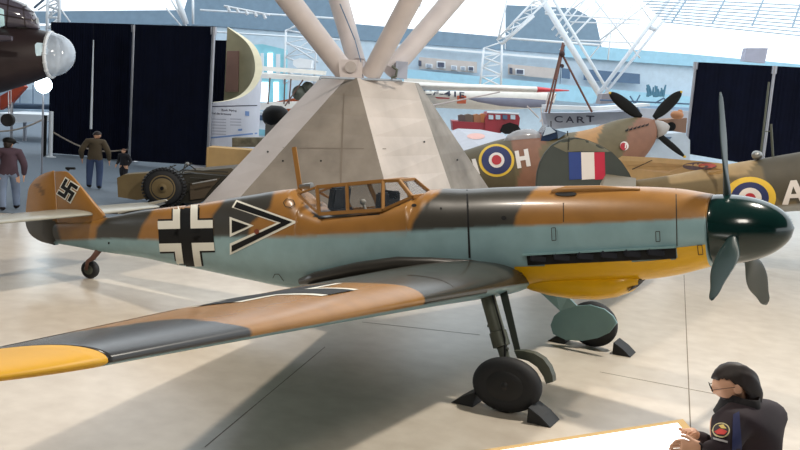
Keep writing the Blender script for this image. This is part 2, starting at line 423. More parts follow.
bmj = bmesh.new(); bmj.from_mesh(fin.data); bmj.from_mesh(rud.data); T_FR = BVHTree.FromBMesh(bmj); bmj.free()
# tail marking as the museum aircraft carries it
cx, cy = 68.2, 190.2; e1 = V((6.4, 4.3)); e2 = V((-4.1, 7.6))
def tm(u, v): p = V((cx, cy))+e1*u+e2*v; return p.x, p.y
def arms(w, L, g):
    out = [[tm(-w, -L), tm(w, -L), tm(w, L), tm(-w, L)], [tm(-L, -w), tm(L, -w), tm(L, w), tm(-L, w)]]
    for a in range(4):
        c, s = round(math.cos(a*PI/2)), round(math.sin(a*PI/2))
        R = lambda u, v: tm(u*c-v*s, u*s+v*c)
        out.append([R(w-g, -L), R(L, -L), R(L, -L+2*w), R(w-g, -L+2*w)])
    return out
decal('tail_marking_border', arms(.33, 1.14, 0), T_FR, m_white, fin, .006, 4)
decal('tail_marking', arms(.20, 1.0, 0), T_FR, m_black, fin, .012, 4)
b = MB(); b.tube([side(69, 170, 0), side(66, 168.2, -.02), side(75, 168.5, .02)], .02, 6); b.build('aerial_post', m_black, fin)
# generic horizontal surface
def airfoil(le, te, th, upv, n=22):
    ch = te-le; out = []
    for i in range(2*n):
        a = 2*PI*i/(2*n); u = (1-math.cos(a))/2
        t = th*(1.48*math.sqrt(max(u, 0))-.63*u-1.76*u*u+1.42*u**3-.51*u**4)*2
        s = math.sin(a)
        out.append(le+ch*u+upv*(t*(1.15 if s > 0 else -.75) if abs(s) > 1e-6 else 0))
    return out
UP = G(0, 0, 1)-G(0, 0, 0)
for sgn in (-1, 1):
    b = MB(); rings = []; span = 2.6 if sgn < 0 else 1.9
    for i in range(24):
        t = i/23; e = math.sqrt(max(0, 1-max(0, (t-.8)/.2)**2)) if t > .8 else 1
        c0 = 1.15-.35*t; le = G(-9.85-.2*t-(1-e)*.5, sgn*span*t, .17); te = G(-9.85-.2*t-c0+(1-e)*.3, sgn*span*t, .24)
        rings.append(airfoil(le, te, .05*(1.1-.6*t)*(.3+.7*e), UP))
    b.loft(rings); st = b.build('stabilizer', m_wingpaint, plane, True)
    paint(st, lambda co: lin((150, 148, 136)) if LOC(co)[2] > .15+.07*max(0,min(1,(-9.85-LOC(co)[0])/1.1)) else BLUE)  # pale grey top has its reflection put into the colour
# wings
RLE, TLE = V((-2.2, -.5, 1.28)), V((-2.158, -7.0, 1.755))
def wing_ring(t, sgn, n=26):
    le = RLE+(TLE-RLE)*t; ch = 3.15-1.65*t; th = lerp(t, [0, .25, 1, 1.25], [.17, .15, .11, .06])*ch/2; inc = lerp(t, [0, .25, .6, 1], [.2, .187, .178, .195])
    if t > 1:
        q = (t-1)/.25; e = math.sqrt(max(0, 1-q*q)); le = le+V((-(1-e)*.7, 0, -(1-e)*.05)); ch = ch*max(e, .05)*(1) - (1-e)*.25*ch*e; th *= max(e, .08)
    te = le+V((-ch, 0, -inc*ch)); r = airfoil(le, te, th, V((0, 0, 1)), n)
    return [V((p.x, -sgn*p.y, p.z)) for p in r]
def wing_param(co):
    y = -abs(co.y); t = (y+.5)/(-6.5); le = RLE+(TLE-RLE)*t; ch = 3.15-1.65*t; return t, (le.x-co.x)/ch, co.z-(le.z-lerp(t, [0, .25, .6, 1], [.2, .187, .178, .195])*(le.x-co.x))
def wing_paint(co):
    t, c, h = wing_param(co)
    if h < -.004*(1 if c > .03 else 0)-(.0 if c > .012 else .03): return BLUE
    tb = .79+.10*c+.012*math.sin(c*14); ti = .40-.02*math.cos(c*7)-.22*max(0, c-.25)
    if t > tb: return lin((48, 48, 49))
    if t > ti: return BROWN
    return DARK
for sgn in (-1, 1):
    b = MB(); b.loft([wing_ring(-.06+1.06*i/160, sgn) for i in range(161)]); w = b.build('wing', m_wingpaint, plane, True); paint(w, wing_paint)
    b = MB(); b.loft([wing_ring(1+.25*math.sin(PI/2*i/24), sgn) for i in range(25)]); wt = b.build('wing_tip', mat('yellow_wing_tip_paint', (212, 158, 4), .5), w, True); wt['label'] = 'yellow wing tip'
    if sgn < 0: wing = w
T_W = bvh(wing)
def on_wing(t, c, off=.004):
    le = RLE+(TLE-RLE)*t; ch = 3.15-1.65*t; p = le+V((-ch*c, 0, 0)); h = T_W.ray_cast(V((p.x, p.y, 6)), V((0, 0, -1)))
    return h[0]+V((0, 0, off)) if h[0] else None
def wing_mark(name, quads, m, off):
    bm = bmesh.new()
    for (x0, y0, x1, y1) in quads:   # plan rectangle in metres
        nx, ny = max(1, int(abs(x1-x0)/.06)), max(1, int(abs(y1-y0)/.08)); g = []
        for i in range(nx+1):
            row = []
            for j in range(ny+1):
                h = T_W.ray_cast(V((x0+(x1-x0)*i/nx, y0+(y1-y0)*j/ny, 6)), V((0, 0, -1)))[0]; row.append(bm.verts.new(h+V((0, 0, off))) if h else None)
            g.append(row)
        for i in range(nx):
            for j in range(ny):
                q = (g[i][j], g[i+1][j], g[i+1][j+1], g[i][j+1])
                if all(q): bm.faces.new(q)
    me = bpy.data.meshes.new(name); bm.normal_update(); bm.to_mesh(me); bm.free(); return link(name, me, m, wing)
wx, wy, a_, w_ = -3.33, -3.9, .78, .2
wing_mark('wing_cross_border', [(wx-a_, wy-w_-.1, wx+a_, wy+w_+.1), (wx-w_-.1, wy-a_, wx+w_+.1, wy+a_)], m_white, .004)
wing_mark('wing_cross', [(wx-a_-.01, wy-w_, wx+a_+.01, wy+w_), (wx-w_, wy-a_-.01, wx+w_, wy+a_+.01)], m_black, .008)
# aileron/flap gap lines and slat line on the near wing
def wing_line(name, pts, wd=.006, m=m_line):
    b = MB(); b.tube([on_wing(t, c, .002) for t, c in pts], wd/2, 6); b.build(name, m, wing)
wing_line('aileron_gap', [(.62+.34*i/30, .80) for i in range(31)], .004)
wing_line('panel_joint', [(.27, .02+.2*i/8) for i in range(9)], .008)
# wing root fairing
for sgn in (-1, 1):
    b = MB(); P = [(-5.56, -.72), (-5.3, -.66), (-4.6, -.52), (-4.0, -.43), (-3.5, -.42), (-3.0, -.44), (-2.6, -.5), (-2.35, -.58)]
    R = [.05, .085, .1, .1, .09, .09, .09, .08]
    b.tube([G(x, sgn*.42, z) for x, z in P], R, 14); b.build('wing_root_fairing', m_dark, plane, True)
# canopy
cz_ = side
def cp(x, y, yy): return side(x, y, yy)
canopy = MB()
S0, S1, R0, R1 = cp(319, 214, -.40), cp(383, 210, -.40), cp(317, 187, -.27), cp(383, 181, -.27)
def mir(p): return V((p.x, -p.y, p.z))
m_frame = m_brown
for f in (lambda p: p, mir):
    for q in ((S0, S1), (R0, R1), (S0, R0), (S1, R1)): canopy.bar(f(q[0]), f(q[1]), .045, .05)
    m0, m1 = S0.lerp(S1, .46), R0.lerp(R1, .46); canopy.bar(f(m0), f(m1), .04, .06)
for q in (R0, R1, R0.lerp(R1, .46)): canopy.bar(q, mir(q), .05, .045)
# rear triangle
RT = cp(298, 194, -.25)
for f in (lambda p: p, mir): canopy.bar(f(RT), f(S0), .035, .035); canopy.bar(f(RT), f(R0), .035, .03)
# windscreen
W0, W1 = cp(412, 197, -.28), cp(399, 180.5, -.2)
for f in (lambda p: p, mir):
    canopy.bar(f(S1), f(W0), .04, .04); canopy.bar(f(W0), f(W1), .045, .05); canopy.bar(f(W1), f(R1), .045, .04)
canopy.bar(W0, mir(W0), .04, .05); canopy.bar(W1, mir(W1), .05, .04)
cf = canopy.build('canopy_frame', m_frame, plane, bevel=.006)
def pane(pts, parent=cf):
    b = MB(); n = (pts[1]-pts[0]).cross(pts[2]-pts[0]).normalized(); b.prism(pts, n*.008); return b.build('pane', m_glass, parent)
for f in (lambda p: p, mir):
    m0, m1 = S0.lerp(S1, .46), R0.lerp(R1, .46)
    pane([f(S0), f(m0), f(m1), f(R0)]); pane([f(m0), f(S1), f(R1), f(m1)]); pane([f(S1), f(W0), f(W1), f(R1)]); pane([f(RT), f(S0), f(R0)])
pane([W0, mir(W0), mir(W1), W1]); pane([W1, mir(W1), mir(R1), R1])
mm = R0.lerp(R1, .46); pane([R0, mir(R0), mir(mm), mm]); pane([mm, mir(mm), mir(R1), R1])
# cockpit interior
b = MB(); pb = cp(338, 209, 0); pt = cp(341, 187, 0); b.bar(pb, pt, .42, .1, V((1, 0, 0))); b.build('seat_back', mat('cockpit_dark', (28, 32, 40), .7), plane, bevel=.02)
b = MB(); b.bar(cp(346, 211, 0), cp(338, 211, 0), .42, .08); b.build('seat', MATS['cockpit_dark'], plane, bevel=.02)
b = MB(); q = cp(388, 200, 0); b.box(q, (.1, .5, .22)); b.build('instrument_panel', MATS['cockpit_dark'], plane, bevel=.02)
b = MB(); q = cp(391, 202, -.02); b.box(q+V((0, 0, .1)), (.2, .08, .1)); b.build('gun_sight', m_black, plane, bevel=.015)
b = MB(); b.tube([cp(366, 211, 0), cp(363, 203, 0)], .02, 8); b.sphere(cp(363, 202, 0), .045, 10); b.build('control_stick', mat('pale_grip', (180, 178, 170), .5), plane)
b = MB(); b.tube([cp(300, 186.5, -.05), cp(312, 186, -.05)], [.03, .05], 8); b.build('canopy_latch', m_steel, plane)
# aerial mast behind canopy
b = MB(); b.bar(cp(300.5, 191, 0), cp(294, 147, 0), .03, .075, V((1, 0, 0))); b.build('aerial_mast', m_brown, plane, bevel=.008)
# ---- undercarriage
def wheel(c, axis, r, w, sx, parent, hub=m_rub, n=40, nm='wheel'):
    axis = axis.normalized(); b = MB()
    pr = [(-w*.5, r*.62), (-w*.5, r*.72), (-w*.42, r*.88), (-w*.22, r*.98), (0, r), (w*.22, r*.98), (w*.42, r*.88), (w*.5, r*.72), (w*.5, r*.62)]
    b.lathe(c, axis, pr, n, sx, V((1, 0, 0))); t = b.build(nm, m_rub, parent, True); angle_smooth(t, 50)
    b = MB(); b.lathe(c, axis, [(-w*.53, r*.22), (-w*.53, r*.5), (-w*.44, r*.6), (w*.44, r*.6), (w*.53, r*.5), (w*.53, r*.22)], 28, sx, V((1, 0, 0)))
    h = b.build('hub', hub, t, True); angle_smooth(h, 40); return t
m_hub = mat('dark_hub', (20, 21, 24), .5)
c1 = side(507, 386.5, -1.35); c1.z = .305
wa = V((.12, -1, .09)); wh = wheel(c1, wa, .305, .22, 1.3, plane, m_hub)
b = MB(); b.lathe(c1+wa.normalized()*.1, wa, [(0, .05), (.02, .045), (.03, .02)], 16); b.build('axle_cap', m_hub, wh)
topn = side(486, 291, -1.05)
b = MB(); kk = c1+V((-.02, .17, 0)); b.tube([topn, topn.lerp(kk, .45), topn.lerp(kk, .46), topn.lerp(kk, .62), topn.lerp(kk, .63), kk+V((0, 0, .02))], [.085, .085, .1, .1, .06, .055], 16); lg = b.build('landing_gear_leg', m_leg, plane, True); angle_smooth(lg)
b = MB(); b.tube([kk, c1], .05, 12); b.build('axle', m_leg, lg)
for q in (.4, .63, .8): b = MB(); p = topn.lerp(kk, q); b.tube([p+V((-.09, -.03, 0)), p+V((.09, -.03, .0))], .02, 8); b.build('leg_clamp', m_leg, lg)
b = MB(); b.tube([topn+V((.1, -.06, 0)), topn.lerp(kk, .5)+V((.1, -.06, .0)), kk+V((-.07, -.05, .12))], .012, 8); b.build('brake_hose', m_black, lg)
# gear door (two-part, inner side, seen behind leg)
dm = mat('door_edge_green', (70, 74, 64), .5)
b = MB(); t0, t1 = side(499, 291, -.82), side(507, 291, -.82); k0, k1 = side(515, 353, -1.12), side(521, 353, -1.12)
b.prism([t0, t1, k1, k0], V((-.02, .05, 0))); b.build('gear_door', mat('dark_door_green', (48, 54, 48), .5), plane)
b = MB(); b.prism([side(x, y, -1.18) for x, y in ((514, 351), (523, 351), (534, 353.5), (543, 359), (549, 367), (552.5, 376), (553, 382), (546, 384), (543, 376), (537, 367), (528, 361), (517, 358))], V((0, .1, 0))); b.build('wheel_guard', dm, plane)
# far wheel with teal door facing us
c2 = side(593, 324, 2.1)
far = wheel(c2, V((.1, 1, .08)), c2.z-.005, .2, 1.12, plane, m_hub)
topf = side(549, 287, 1.68)
b = MB(); b.tube([topf, c2+V((-.02, -.14, .05))], [.07, .05], 14); b.build('landing_gear_leg', m_leg, plane, True)
b = MB()
FD = [(531, 284), (553, 284), (568, 297), (577, 306), (590, 305), (604, 309), (613, 316), (617, 323), (609, 333), (598, 338), (582, 341), (566, 340), (553, 334), (550.5, 325), (554, 316), (560, 311)]
b.prism([side(x, y, 1.75 if y > 300 else 1.75-(300-y)*.014) for x, y in FD], V((0, .03, 0))); fd = b.build('gear_door', m_blue, plane); fd['label'] = 'pale blue door covering the far wheel'
# tail wheel
tc = side(92.5, 266.5, 0.0); tz = ground(97, 277); tc = V((tz.x, .02, .16))
tw = wheel(V((tc.x, tc.y, .15)), V((.25, -1, 0)), .15, .12, 1.05, plane, m_leg, 28, 'tail_wheel')
b = MB(); tp = side(99, 250, 0); b.tube([tp, V((tc.x+.10, -.02, .36)), V((tc.x+.05, -.09, .3)), V((tc.x+.02, -.09, .16))], [.05, .045, .03, .03], 10); b.build('tail_wheel_strut', mat('rust_brown_metal', (92, 60, 48), .6), plane, True)
# chocks
def chock(name_, c, d, label, l=.22, h=.15, w=.34):
    b = MB(); d = V(d).normalized(); s = V((-d.y, d.x, 0)); c = V(c)
    P = [c-s*w/2, c-s*w/2+d*l, c-s*w/2+d*(l*.55)+V((0, 0, h*.55)), c-s*w/2+V((0, 0, h))]
    b.prism(P, s*w); o = b.build('wheel_chock', mat('black_chock', (24, 26, 28), .7), None, bevel=.006); tag(o, label, 'wheel chock'); return o
chock('', (c1.x+.33, c1.y-.02, .002), (1, .05, 0), 'black wedge chock in front of the nearest main wheel', .27, .17)
chock('', (c1.x-.33, c1.y+.02, .002), (-1, -.05, 0), 'black wedge chock behind the nearest main wheel', .27, .17)
chock('', (c2.x+.36, c2.y, .002), (1, .05, 0), 'black wedge chock in front of the wheel with the pale blue door', .26, .17)
chock('', (c2.x-.34, c2.y, .002), (-1, -.05, 0), 'black wedge chock behind the wheel with the pale blue door', .26, .16)

#@@BG@@
# ================================================================ THE HALL
def floor_material():
    m = bpy.data.materials.new('polished_concrete'); m.use_nodes = True; nt = m.node_tree; b = nt.nodes['Principled BSDF']
    tc = nt.nodes.new('ShaderNodeTexCoord'); n1 = nt.nodes.new('ShaderNodeTexNoise'); n1.inputs['Scale'].default_value = .35; n1.inputs['Detail'].default_value = 6
    n2 = nt.nodes.new('ShaderNodeTexNoise'); n2.inputs['Scale'].default_value = 3.5; n2.inputs['Detail'].default_value = 5
    mx = nt.nodes.new('ShaderNodeMath'); mx.operation = 'ADD'
    cr = nt.nodes.new('ShaderNodeValToRGB'); cr.color_ramp.elements[0].position = .75; cr.color_ramp.elements[1].position = 1.25
    mh = nt.nodes.new('ShaderNodeMath'); mh.operation = 'MULTIPLY'; mh.inputs[1].default_value = 1
    cr.color_ramp.elements[0].position = .35; cr.color_ramp.elements[1].position = .65
    cr.color_ramp.elements[0].color = (*lin((184, 172, 157)), 1); cr.color_ramp.elements[1].color = (*lin((206, 196, 182)), 1)
    md = nt.nodes.new('ShaderNodeMath'); md.operation = 'MULTIPLY'; md.inputs[1].default_value = .5
    L = nt.links; L.new(tc.outputs['Object'], n1.inputs['Vector']); L.new(tc.outputs['Object'], n2.inputs['Vector'])
    L.new(n1.outputs['Fac'], mx.inputs[0]); L.new(n2.outputs['Fac'], mx.inputs[1]); L.new(mx.outputs[0], md.inputs[0]); L.new(md.outputs[0], cr.inputs['Fac'])
    L.new(cr.outputs['Color'], b.inputs['Base Color']); b.inputs['Roughness'].default_value = .28; b.inputs['Specular IOR Level'].default_value = .45
    return m
m_floor = floor_material()
b = MB(); b.box((0, 30, -.15), (220, 200, .3)); struct(b.build('floor', m_floor))
m_carpet = mat('blue_grey_carpet', (104, 116, 128), .9, scale=20)
cpt = [ground(-260, 196), ground(0, 213), ground(215, 222), ground(430, 190), ground(430, 150), ground(215, 130), ground(0, 112), ground(-260, 105)]
b = MB(); b.prism([V((p.x, p.y, .012)) for p in cpt], V((0, 0, -.02))); o = b.build('floor_carpet', m_carpet); struct(o)
m_joint = mat('floor_joint', (120, 108, 94), .8, var=0)
k = 1
for a, c, w in (((684, 275), (691, 440), .012), ((205, 447), (325, 347), .008), ((600, 372), (720, 395), .006), ((362, 322), (480, 335), .006)):
    p, q = ground(*a), ground(*c); b = MB(); b.bar(p+V((0, 0, .001)), q+V((0, 0, .001)), w, .004); struct(b.build('trim_%d' % k, m_joint)); k += 1

D = 60
w_pale = mat('pale_blue_wall', (194, 212, 226), .8); w_blue = mat('grey_blue_panel', (124, 148, 168), .8); w_cyan = mat('light_blue_wall', (160, 206, 228), .8)
w_white = mat('white_metalwork', (232, 238, 244), .5, var=.02); w_recess = mat('mezzanine_recess', (196, 188, 184), .8); w_dkblue = mat('dark_blue_opening', (88, 112, 140), .8)
struct(slab('wall_back', [(-80, 27), (200, 24), (320, 33), (350, 38), (505, 49), (600, 56), (1150, 95), (1150, 210), (-80, 110)], D, .5, w_pale))
struct(slab('wall_back_upper', [(-60, 12), (184, 10), (196, -30), (330, -30), (345, 23), (505, 37), (505, 50), (345, 39), (320, 34), (200, 25), (-60, 22)], D-.1, .4, w_blue))
struct(slab('wall_back_middle', [(506, 5), (574, 8), (596, 20), (604, 57), (506, 50)], D-.1, .4, w_blue))
struct(slab('wall_back_right', [(565, 44), (690, 54), (860, 70), (860, 78), (690, 66), (565, 57)], D-.3, .3, w_cyan))
struct(slab('wall_back_parapet', [(395, 68), (640, 92), (860, 112), (860, 128), (640, 108), (395, 86)], D-1.2, .2, w_cyan))
struct(slab('trim_5', [(395, 44), (560, 58), (560, 60), (395, 46)], D-.5, .2, w_white))
# mezzanine openings with pictures inside
def win(n, P, m): struct(slab('window_%d' % n, P, D-.6, .15, m))
win(1, [(419, 57), (477, 62), (477, 73), (419, 68.5)], w_recess); win(2, [(508, 64), (556, 68.5), (556, 79), (508, 74.5)], w_recess)
win(3, [(584, 69), (640, 74), (640, 84), (584, 80)], w_dkblue); win(4, [(562, 68), (570, 69), (570, 79), (562, 78)], w_dkblue)
m_pic = mat('framed_picture', (70, 78, 100), .5, scale=8, var=.3); m_pic2 = mat('pale_picture', (150, 160, 175), .5, var=.2)
PICS = [(420, 63, 3, 5.5, 'dark upright framed picture at the far left of the mezzanine opening'), (429, 65.5, 7, 4, 'pale landscape framed picture next to the dark upright one on the mezzanine'),
        (441, 64.5, 9, 7, 'largest dark framed picture on the mezzanine, with a peaked top'), (454, 67.5, 6, 4.5, 'small pale framed picture right of the largest mezzanine picture'),
        (463, 68, 5, 4, 'small pale framed picture second from right in the mezzanine opening'), (471, 68.5, 6, 5, 'dark framed picture at the right end of the mezzanine opening'),
        (511, 70.5, 3, 6, 'narrow dark framed picture in the second mezzanine opening'), (520, 71.5, 9, 6, 'wide dark framed picture in the second mezzanine opening')]
for i, (x, y, w, h, lb) in enumerate(PICS):
    o = slab('framed_picture', [(x-w/2, y-h/2), (x+w/2, y-h/2+.5), (x+w/2, y+h/2+.5), (x-w/2, y+h/2)], D-.75, .08, w_white if i not in (0, 6) else m_pic); tag(o, lb, 'picture', 'pictures on the mezzanine wall')
    slab('picture_panel', [(x-w*.36, y-h*.34), (x+w*.36, y-h*.34+.5), (x+w*.36, y+h*.34+.5), (x-w*.36, y+h*.34)], D-.85, .06, m_pic if i in (0, 2, 5, 6, 7) else m_pic2, o)
# roof steelwork
def px_tube(b, x0, y0, x1, y1, d0, d1, rpx, n=8):
    b.tube([at(x0, y0, d0), at(x1, y1, d1)], [rpx*d0/F, rpx*d1/F], n); return b
def truss(name, label, members, d, cat='truss'):
    b = MB()
    for q in members:
        x0, y0, x1, y1, r = q[:5]; px_tube(b, x0, y0, x1, y1, d, d, r)
    o = b.build(name, w_white, None, True); tag(o, label, cat); return o
def lattice(xa0, ya0, xa1, ya1, xb0, yb0, xb1, yb1, n, r):
    out = [(xa0, ya0, xa1, ya1, r*1.3), (xb0, yb0, xb1, yb1, r*1.3)]
    for i in range(n):
        t0, t1 = i/n, (i+1)/n; A = lambda t: (xa0+(xa1-xa0)*t, ya0+(ya1-ya0)*t); B = lambda t: (xb0+(xb1-xb0)*t, yb0+(yb1-yb0)*t)
        out.append((*A(t0), *B(t1), r)); out.append((*B(t0), *A(t0), r*.7))
        if i % 2: out.append((*A(t1), *B(t0), r*.7))
    return out
truss('roof_truss', 'thick white diagonal roof truss running down to the right above the wooden tripod', [(538, -8, 603, 100, 3.4), (549, -8, 612, 98, 1.6), (545, 12, 556, 10, 1), (560, 38, 568, 32, 1)], 46)
truss('roof_truss', 'thick white diagonal truss rising to the right across the bright skylight', [(598, 95, 672, -5, 2.2), (604, 95, 684, -5, 1.5), (650, 27, 656, 30, 2.5)], 44)
truss('roof_truss', 'white forked lattice truss between the bright window and the blue panel', lattice(497, 40, 540, -6, 501, 44, 552, -4, 5, .8)+[(502, 44, 534, 16, 1.4), (498, 40, 508, -5, 1.1)], 45)
truss('lattice_column', 'white lattice column beside the mezzanine pictures', lattice(484, 48, 480, 86, 502, 42, 501, 86, 4, .9), 50, 'column')
truss('lattice_column', 'white lattice column left of the concrete pier', lattice(286, 30, 284, 84, 318, 20, 314, 84, 4, .8)+[(286, 32, 300, 22, .8), (300, 22, 318, 40, .8), (286, 42, 318, 62, .9)], 48, 'column')
truss('lattice_column', 'white lattice column above the left curtain screen', lattice(48, -5, 47, 40, 60, -5, 59, 25, 4, 1.3)+[(60, 8, 70, 22, .9), (38, 10, 60, -4, .9)], 42, 'column')
truss('roof_truss', 'white diagonal brace above the gap between the curtain screens', [(168, -6, 186, 26, 1), (166, 8, 182, 27, .8), (193, -5, 193, 24, 1.2), (176, -6, 186, 24, 3)], 45)
truss('roof_truss', 'fine white crossed lattice braces at the top right of the roof', [(600, 40, 660, -6, 1), (570, 22, 640, 24, .7), (565, 40, 640, 43, .8), (590, -6, 640, 58, .8), (574, 8, 592, -6, .8), (588, 60, 640, -4, .7), (640, 5, 652, 22, .7), (552, 30, 582, -6, 1.1), (556, 36, 590, -6, .8), (560, 50, 604, 4, 1), (545, 14, 640, 20, .8), (560, 0, 572, 16, .6), (608, 60, 612, 20, .7), (566, 30, 604, -6, .7)], 47)
truss('roof_truss', 'pair of fine blue-white rods at the upper left of the pier', [(430, 38, 452, -6, .7), (421, -6, 420, 8, .6)], 50)
truss('wall_rail', 'white horizontal rail on the blue panel right of the bright window', [(505, 38, 600, 45, 1.1)], 55, 'rail')
truss('wall_rail', 'lower white rail on the blue panel left of the pier', [(200, 31, 345, 40, .9)], 55, 'rail')
truss('wall_rail', 'upper white rail on the blue panel left of the pier', [(200, 10, 345, 19, 1)], 55, 'rail')
b = MB()
for i in range(9): px_tube(b, 640+i*3, -2+i*3.0, 860, 8+i*4.2, 42, 42, .6, 6)
for i in range(5): px_tube(b, 690+i*38, -6, 672+i*40, 22+i*2, 42, 42, 1, 6)
o = b.build('roof_louvre', mat('blue_grey_louvre', (170, 195, 215), .6), None); tag(o, 'bank of fine roof louvres at the top right corner of the hall', 'louvre')
o = slab('hanging_speaker', [(747, 48), (768, 48), (765, 63), (744, 61)], 40, .5, mat('grey_box', (170, 172, 190), .6)); tag(o, 'grey box hanging above the right curtain screen', 'box')
# track of lamps top left
b = MB(); px_tube(b, 224, 6, 270, 15, 40, 40, 1.1); t = b.build('track_light', w_white); tag(t, 'white ceiling track with small spotlights at top left', 'track light')
for i in range(5):
    b = MB(); x = 228+i*9; px_tube(b, x, 7+i*1.9, x+1.5, 11+i*1.9, 40, 40, 1.6); b.build('spotlight', w_white, t)
# ------------------------------------------------ concrete pier and tubes
m_conc = mat('shaded_rough_concrete', (142, 134, 125), .85, var=.26, scale=1.1, bump=.15)  # mottled concrete, shade on these faces put into the colour
m_conc_lit = mat('lit_flank_concrete', (206, 197, 193), .75, var=.07, scale=.8)  # pier flank, light falling on it put into a paler colour
m_conc_lit_r = mat('lit_board_concrete', (198, 187, 178), .85, var=.14, scale=1, bump=.1)  # right pier face, its lighter side painted into the colour
m_concd = m_conc
TT = [at(322, 79, 24.6), at(347, 79, 23.4), at(357, 79, 23.2), at(415, 80, 24.4), at(419, 80, 25.8)]
BB = [ground(192, 214), ground(218, 222), ground(400, 240), ground(463, 224), ground(506, 214)]
zt = sum(p.z for p in TT)/5
ctr_t = sum(TT, V())/5; ctr_b = sum(BB, V())/5
b = MB(); bm = b.bm
ringT = TT+[p+HF*3.2 for p in (TT[4], TT[0])]; ringB = BB+[p+HF*3 for p in (BB[4], BB[0])]
ringT = [V((p.x, p.y, zt)) for p in ringT]
rows_ = []
for j in range(9):
    t = j/8; rows_.append([q.lerp(p, t) for p, q in zip(ringT, ringB)])
b.loft(rows_); pier = b.build('concrete_pier', [m_conc_lit, m_conc, m_conc_lit_r])
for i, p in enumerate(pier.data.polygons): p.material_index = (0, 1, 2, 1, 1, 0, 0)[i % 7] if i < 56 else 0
pier.data.polygons.foreach_get; tag(pier, 'huge tapering board-marked concrete pier behind the camouflaged fighter', 'pillar')
tag(pier, 'huge tapering board-marked concrete pier behind the camouflaged fighter', 'pillar')
m_seam = mat('concrete_seam', (128, 118, 108), .9)
TP = bvh(pier)
decal('seam', [[(344, 82), (345, 82), (341, 196), (339.5, 196)]], TP, m_seam, pier, .01, 20)
decal('seam', [[(283, 147.5), (386, 148.5), (386, 149.3), (283, 148.3)]], TP, m_seam, pier, .01, 20)
for x, y in ((283, 161), (321, 161), (268, 152), (424, 142), (457, 160)): decal('bolt_hole', [ring_poly(x, y, 1, 1, 10)], TP, m_hole, pier, .01, 20)
b = MB(); px_tube(b, 320, 77.5, 402, 80.5, 23, 23.6, 1.2); px_tube(b, 320, 80, 320, 77.5, 23, 23, 1); b.build('cable_conduit', mat('grey_conduit', (150, 158, 168), .5, .3), pier)
m_tube = mat('painted_roof_tube', (200, 190, 187), .6, var=.05)
b = MB(); P = [at(338, 59, 23.6), at(363, 60, 23.6), at(362, 78, 23.4), at(340, 77, 23.4)]; b.prism(P, HF*1.2)
hubb = b.build('strut_anchor', m_tube, pier); b = MB(); b.lathe(at(350.5, 67, 23.4), -HF, [(-.1, .14), (.03, .14)], 24); b.build('anchor_disc', mat('anchor_grey', (180, 172, 168), .6), hubb)
b = MB(); P = [at(396, 61, 23.8), at(408, 62, 23.8), at(407, 79, 23.8), at(396, 78, 23.8)]; b.prism(P, HF*1.0); b.build('strut_anchor', mat('anchor_blue_grey', (168, 174, 190), .6), pier)
for q in ((278, -14, 348, 76, 23.5, 23.9, 11.5), (333, -20, 357, 64, 26, 24.6, 10.2), (424, -25, 370, 76, 22.5, 23.6, 11), (462, -12, 390, 72, 25.5, 24.4, 10.5)):
    b = MB(); d0, d1 = q[4], q[5]; p0_, p1_ = at(q[0], q[1], d0), at(q[2], q[3], d1); b.tube([p0_+(p0_-p1_)*1.6, p0_, p1_], [q[6]*1.1*d0/F, q[6]*d0/F, q[6]*.9*d1/F], 28); o = b.build('roof_strut', m_tube, pier, True); angle_smooth(o)
b = MB(); px_tube(b, 340, 4, 355, 40, 24.5, 24.2, .6); px_tube(b, 355, 40, 361, 62, 24.2, 23.4, .5); b.build('strut_cable', w_dkblue, pier)
b = MB(); P = [at(398, 67, 23.5), at(403, 75, 23.4), at(400, 79, 23.3)]; b.tube([at(392, 66, 23.3), at(397, 70, 23.3), at(396, 76, 23.3), at(391, 78, 23.3)], .035, 8); b.build('cable_loop', m_leg, pier)
# ------------------------------------------------ curtain screens
m_cur = mat('black_drape', (8, 14, 34), .95, var=.2, scale=2, spec=.2)  # black cloth with the blue of haze mixed into its colour
def curtain(name, x0, y0, x1, y1, yb0, yb1, d0, d1, label):
    """pleated drape hanging between two heads"""
    A, B_ = at(x0, y0, d0), at(x1, y1, d1); A0, B0 = at(x0-(yb0-y0)*.0, yb0, d0), at(x1, yb1, d1)
    A0 = V((A.x, A.y, max(.02, A0.z if yb0 else 0))); B0 = V((B_.x, B_.y, max(.02, B0.z)))
    n = 60; b = MB(); h = (B_-A); nrm = V((-h.y, h.x, 0)).normalized(); rows = []
    fr = []; bk = []
    for j in (0, 1):
        r = []
        for i in range(n+1):
            t = i/n; p = (A.lerp(B_, t) if j else A0.lerp(B0, t)); r.append(p+nrm*(.012*math.sin(i*1.7)+.006*math.sin(i*4.1)))
        fr.append(r)
    ring = lambda r: r+[p+nrm*.12 for p in r[::-1]]
    b.loft([ring(fr[0]), ring(fr[1])]); o = b.build(name, m_cur, None, True); angle_smooth(o, 60)
    return tag(o, label, 'curtain screen', 'black curtain screens')
curtain('curtain_screen', 51, 22, 93, 23, 155, 158, 35, 35, 'black curtain panel at the far left, behind the bomber nose dome')
curtain('curtain_screen', 94, 23, 132, 24, 159, 163, 35, 34.6, 'black curtain panel behind the man in the olive jacket')
curtain('curtain_screen', 135, 24.5, 214, 26.5, 163, 168, 33.4, 32.4, 'black curtain panel between the pole and the curved white wall')
curtain('curtain_screen', 213, 40, 228, 40.5, 160, 168, 37, 36.6, 'narrow low black curtain beside the curved white wall')
curtain('curtain_screen', 697, 62, 774, 66, 155, 168, 33, 31.5, 'wide black curtain panel behind the propeller of the front fighter')
curtain('curtain_screen', 776, 66, 850, 70, 168, 170, 31.3, 30.5, 'black curtain panel at the right edge of the hall')
m_pole = mat('aluminium_pole', (170, 172, 180), .35, .6)
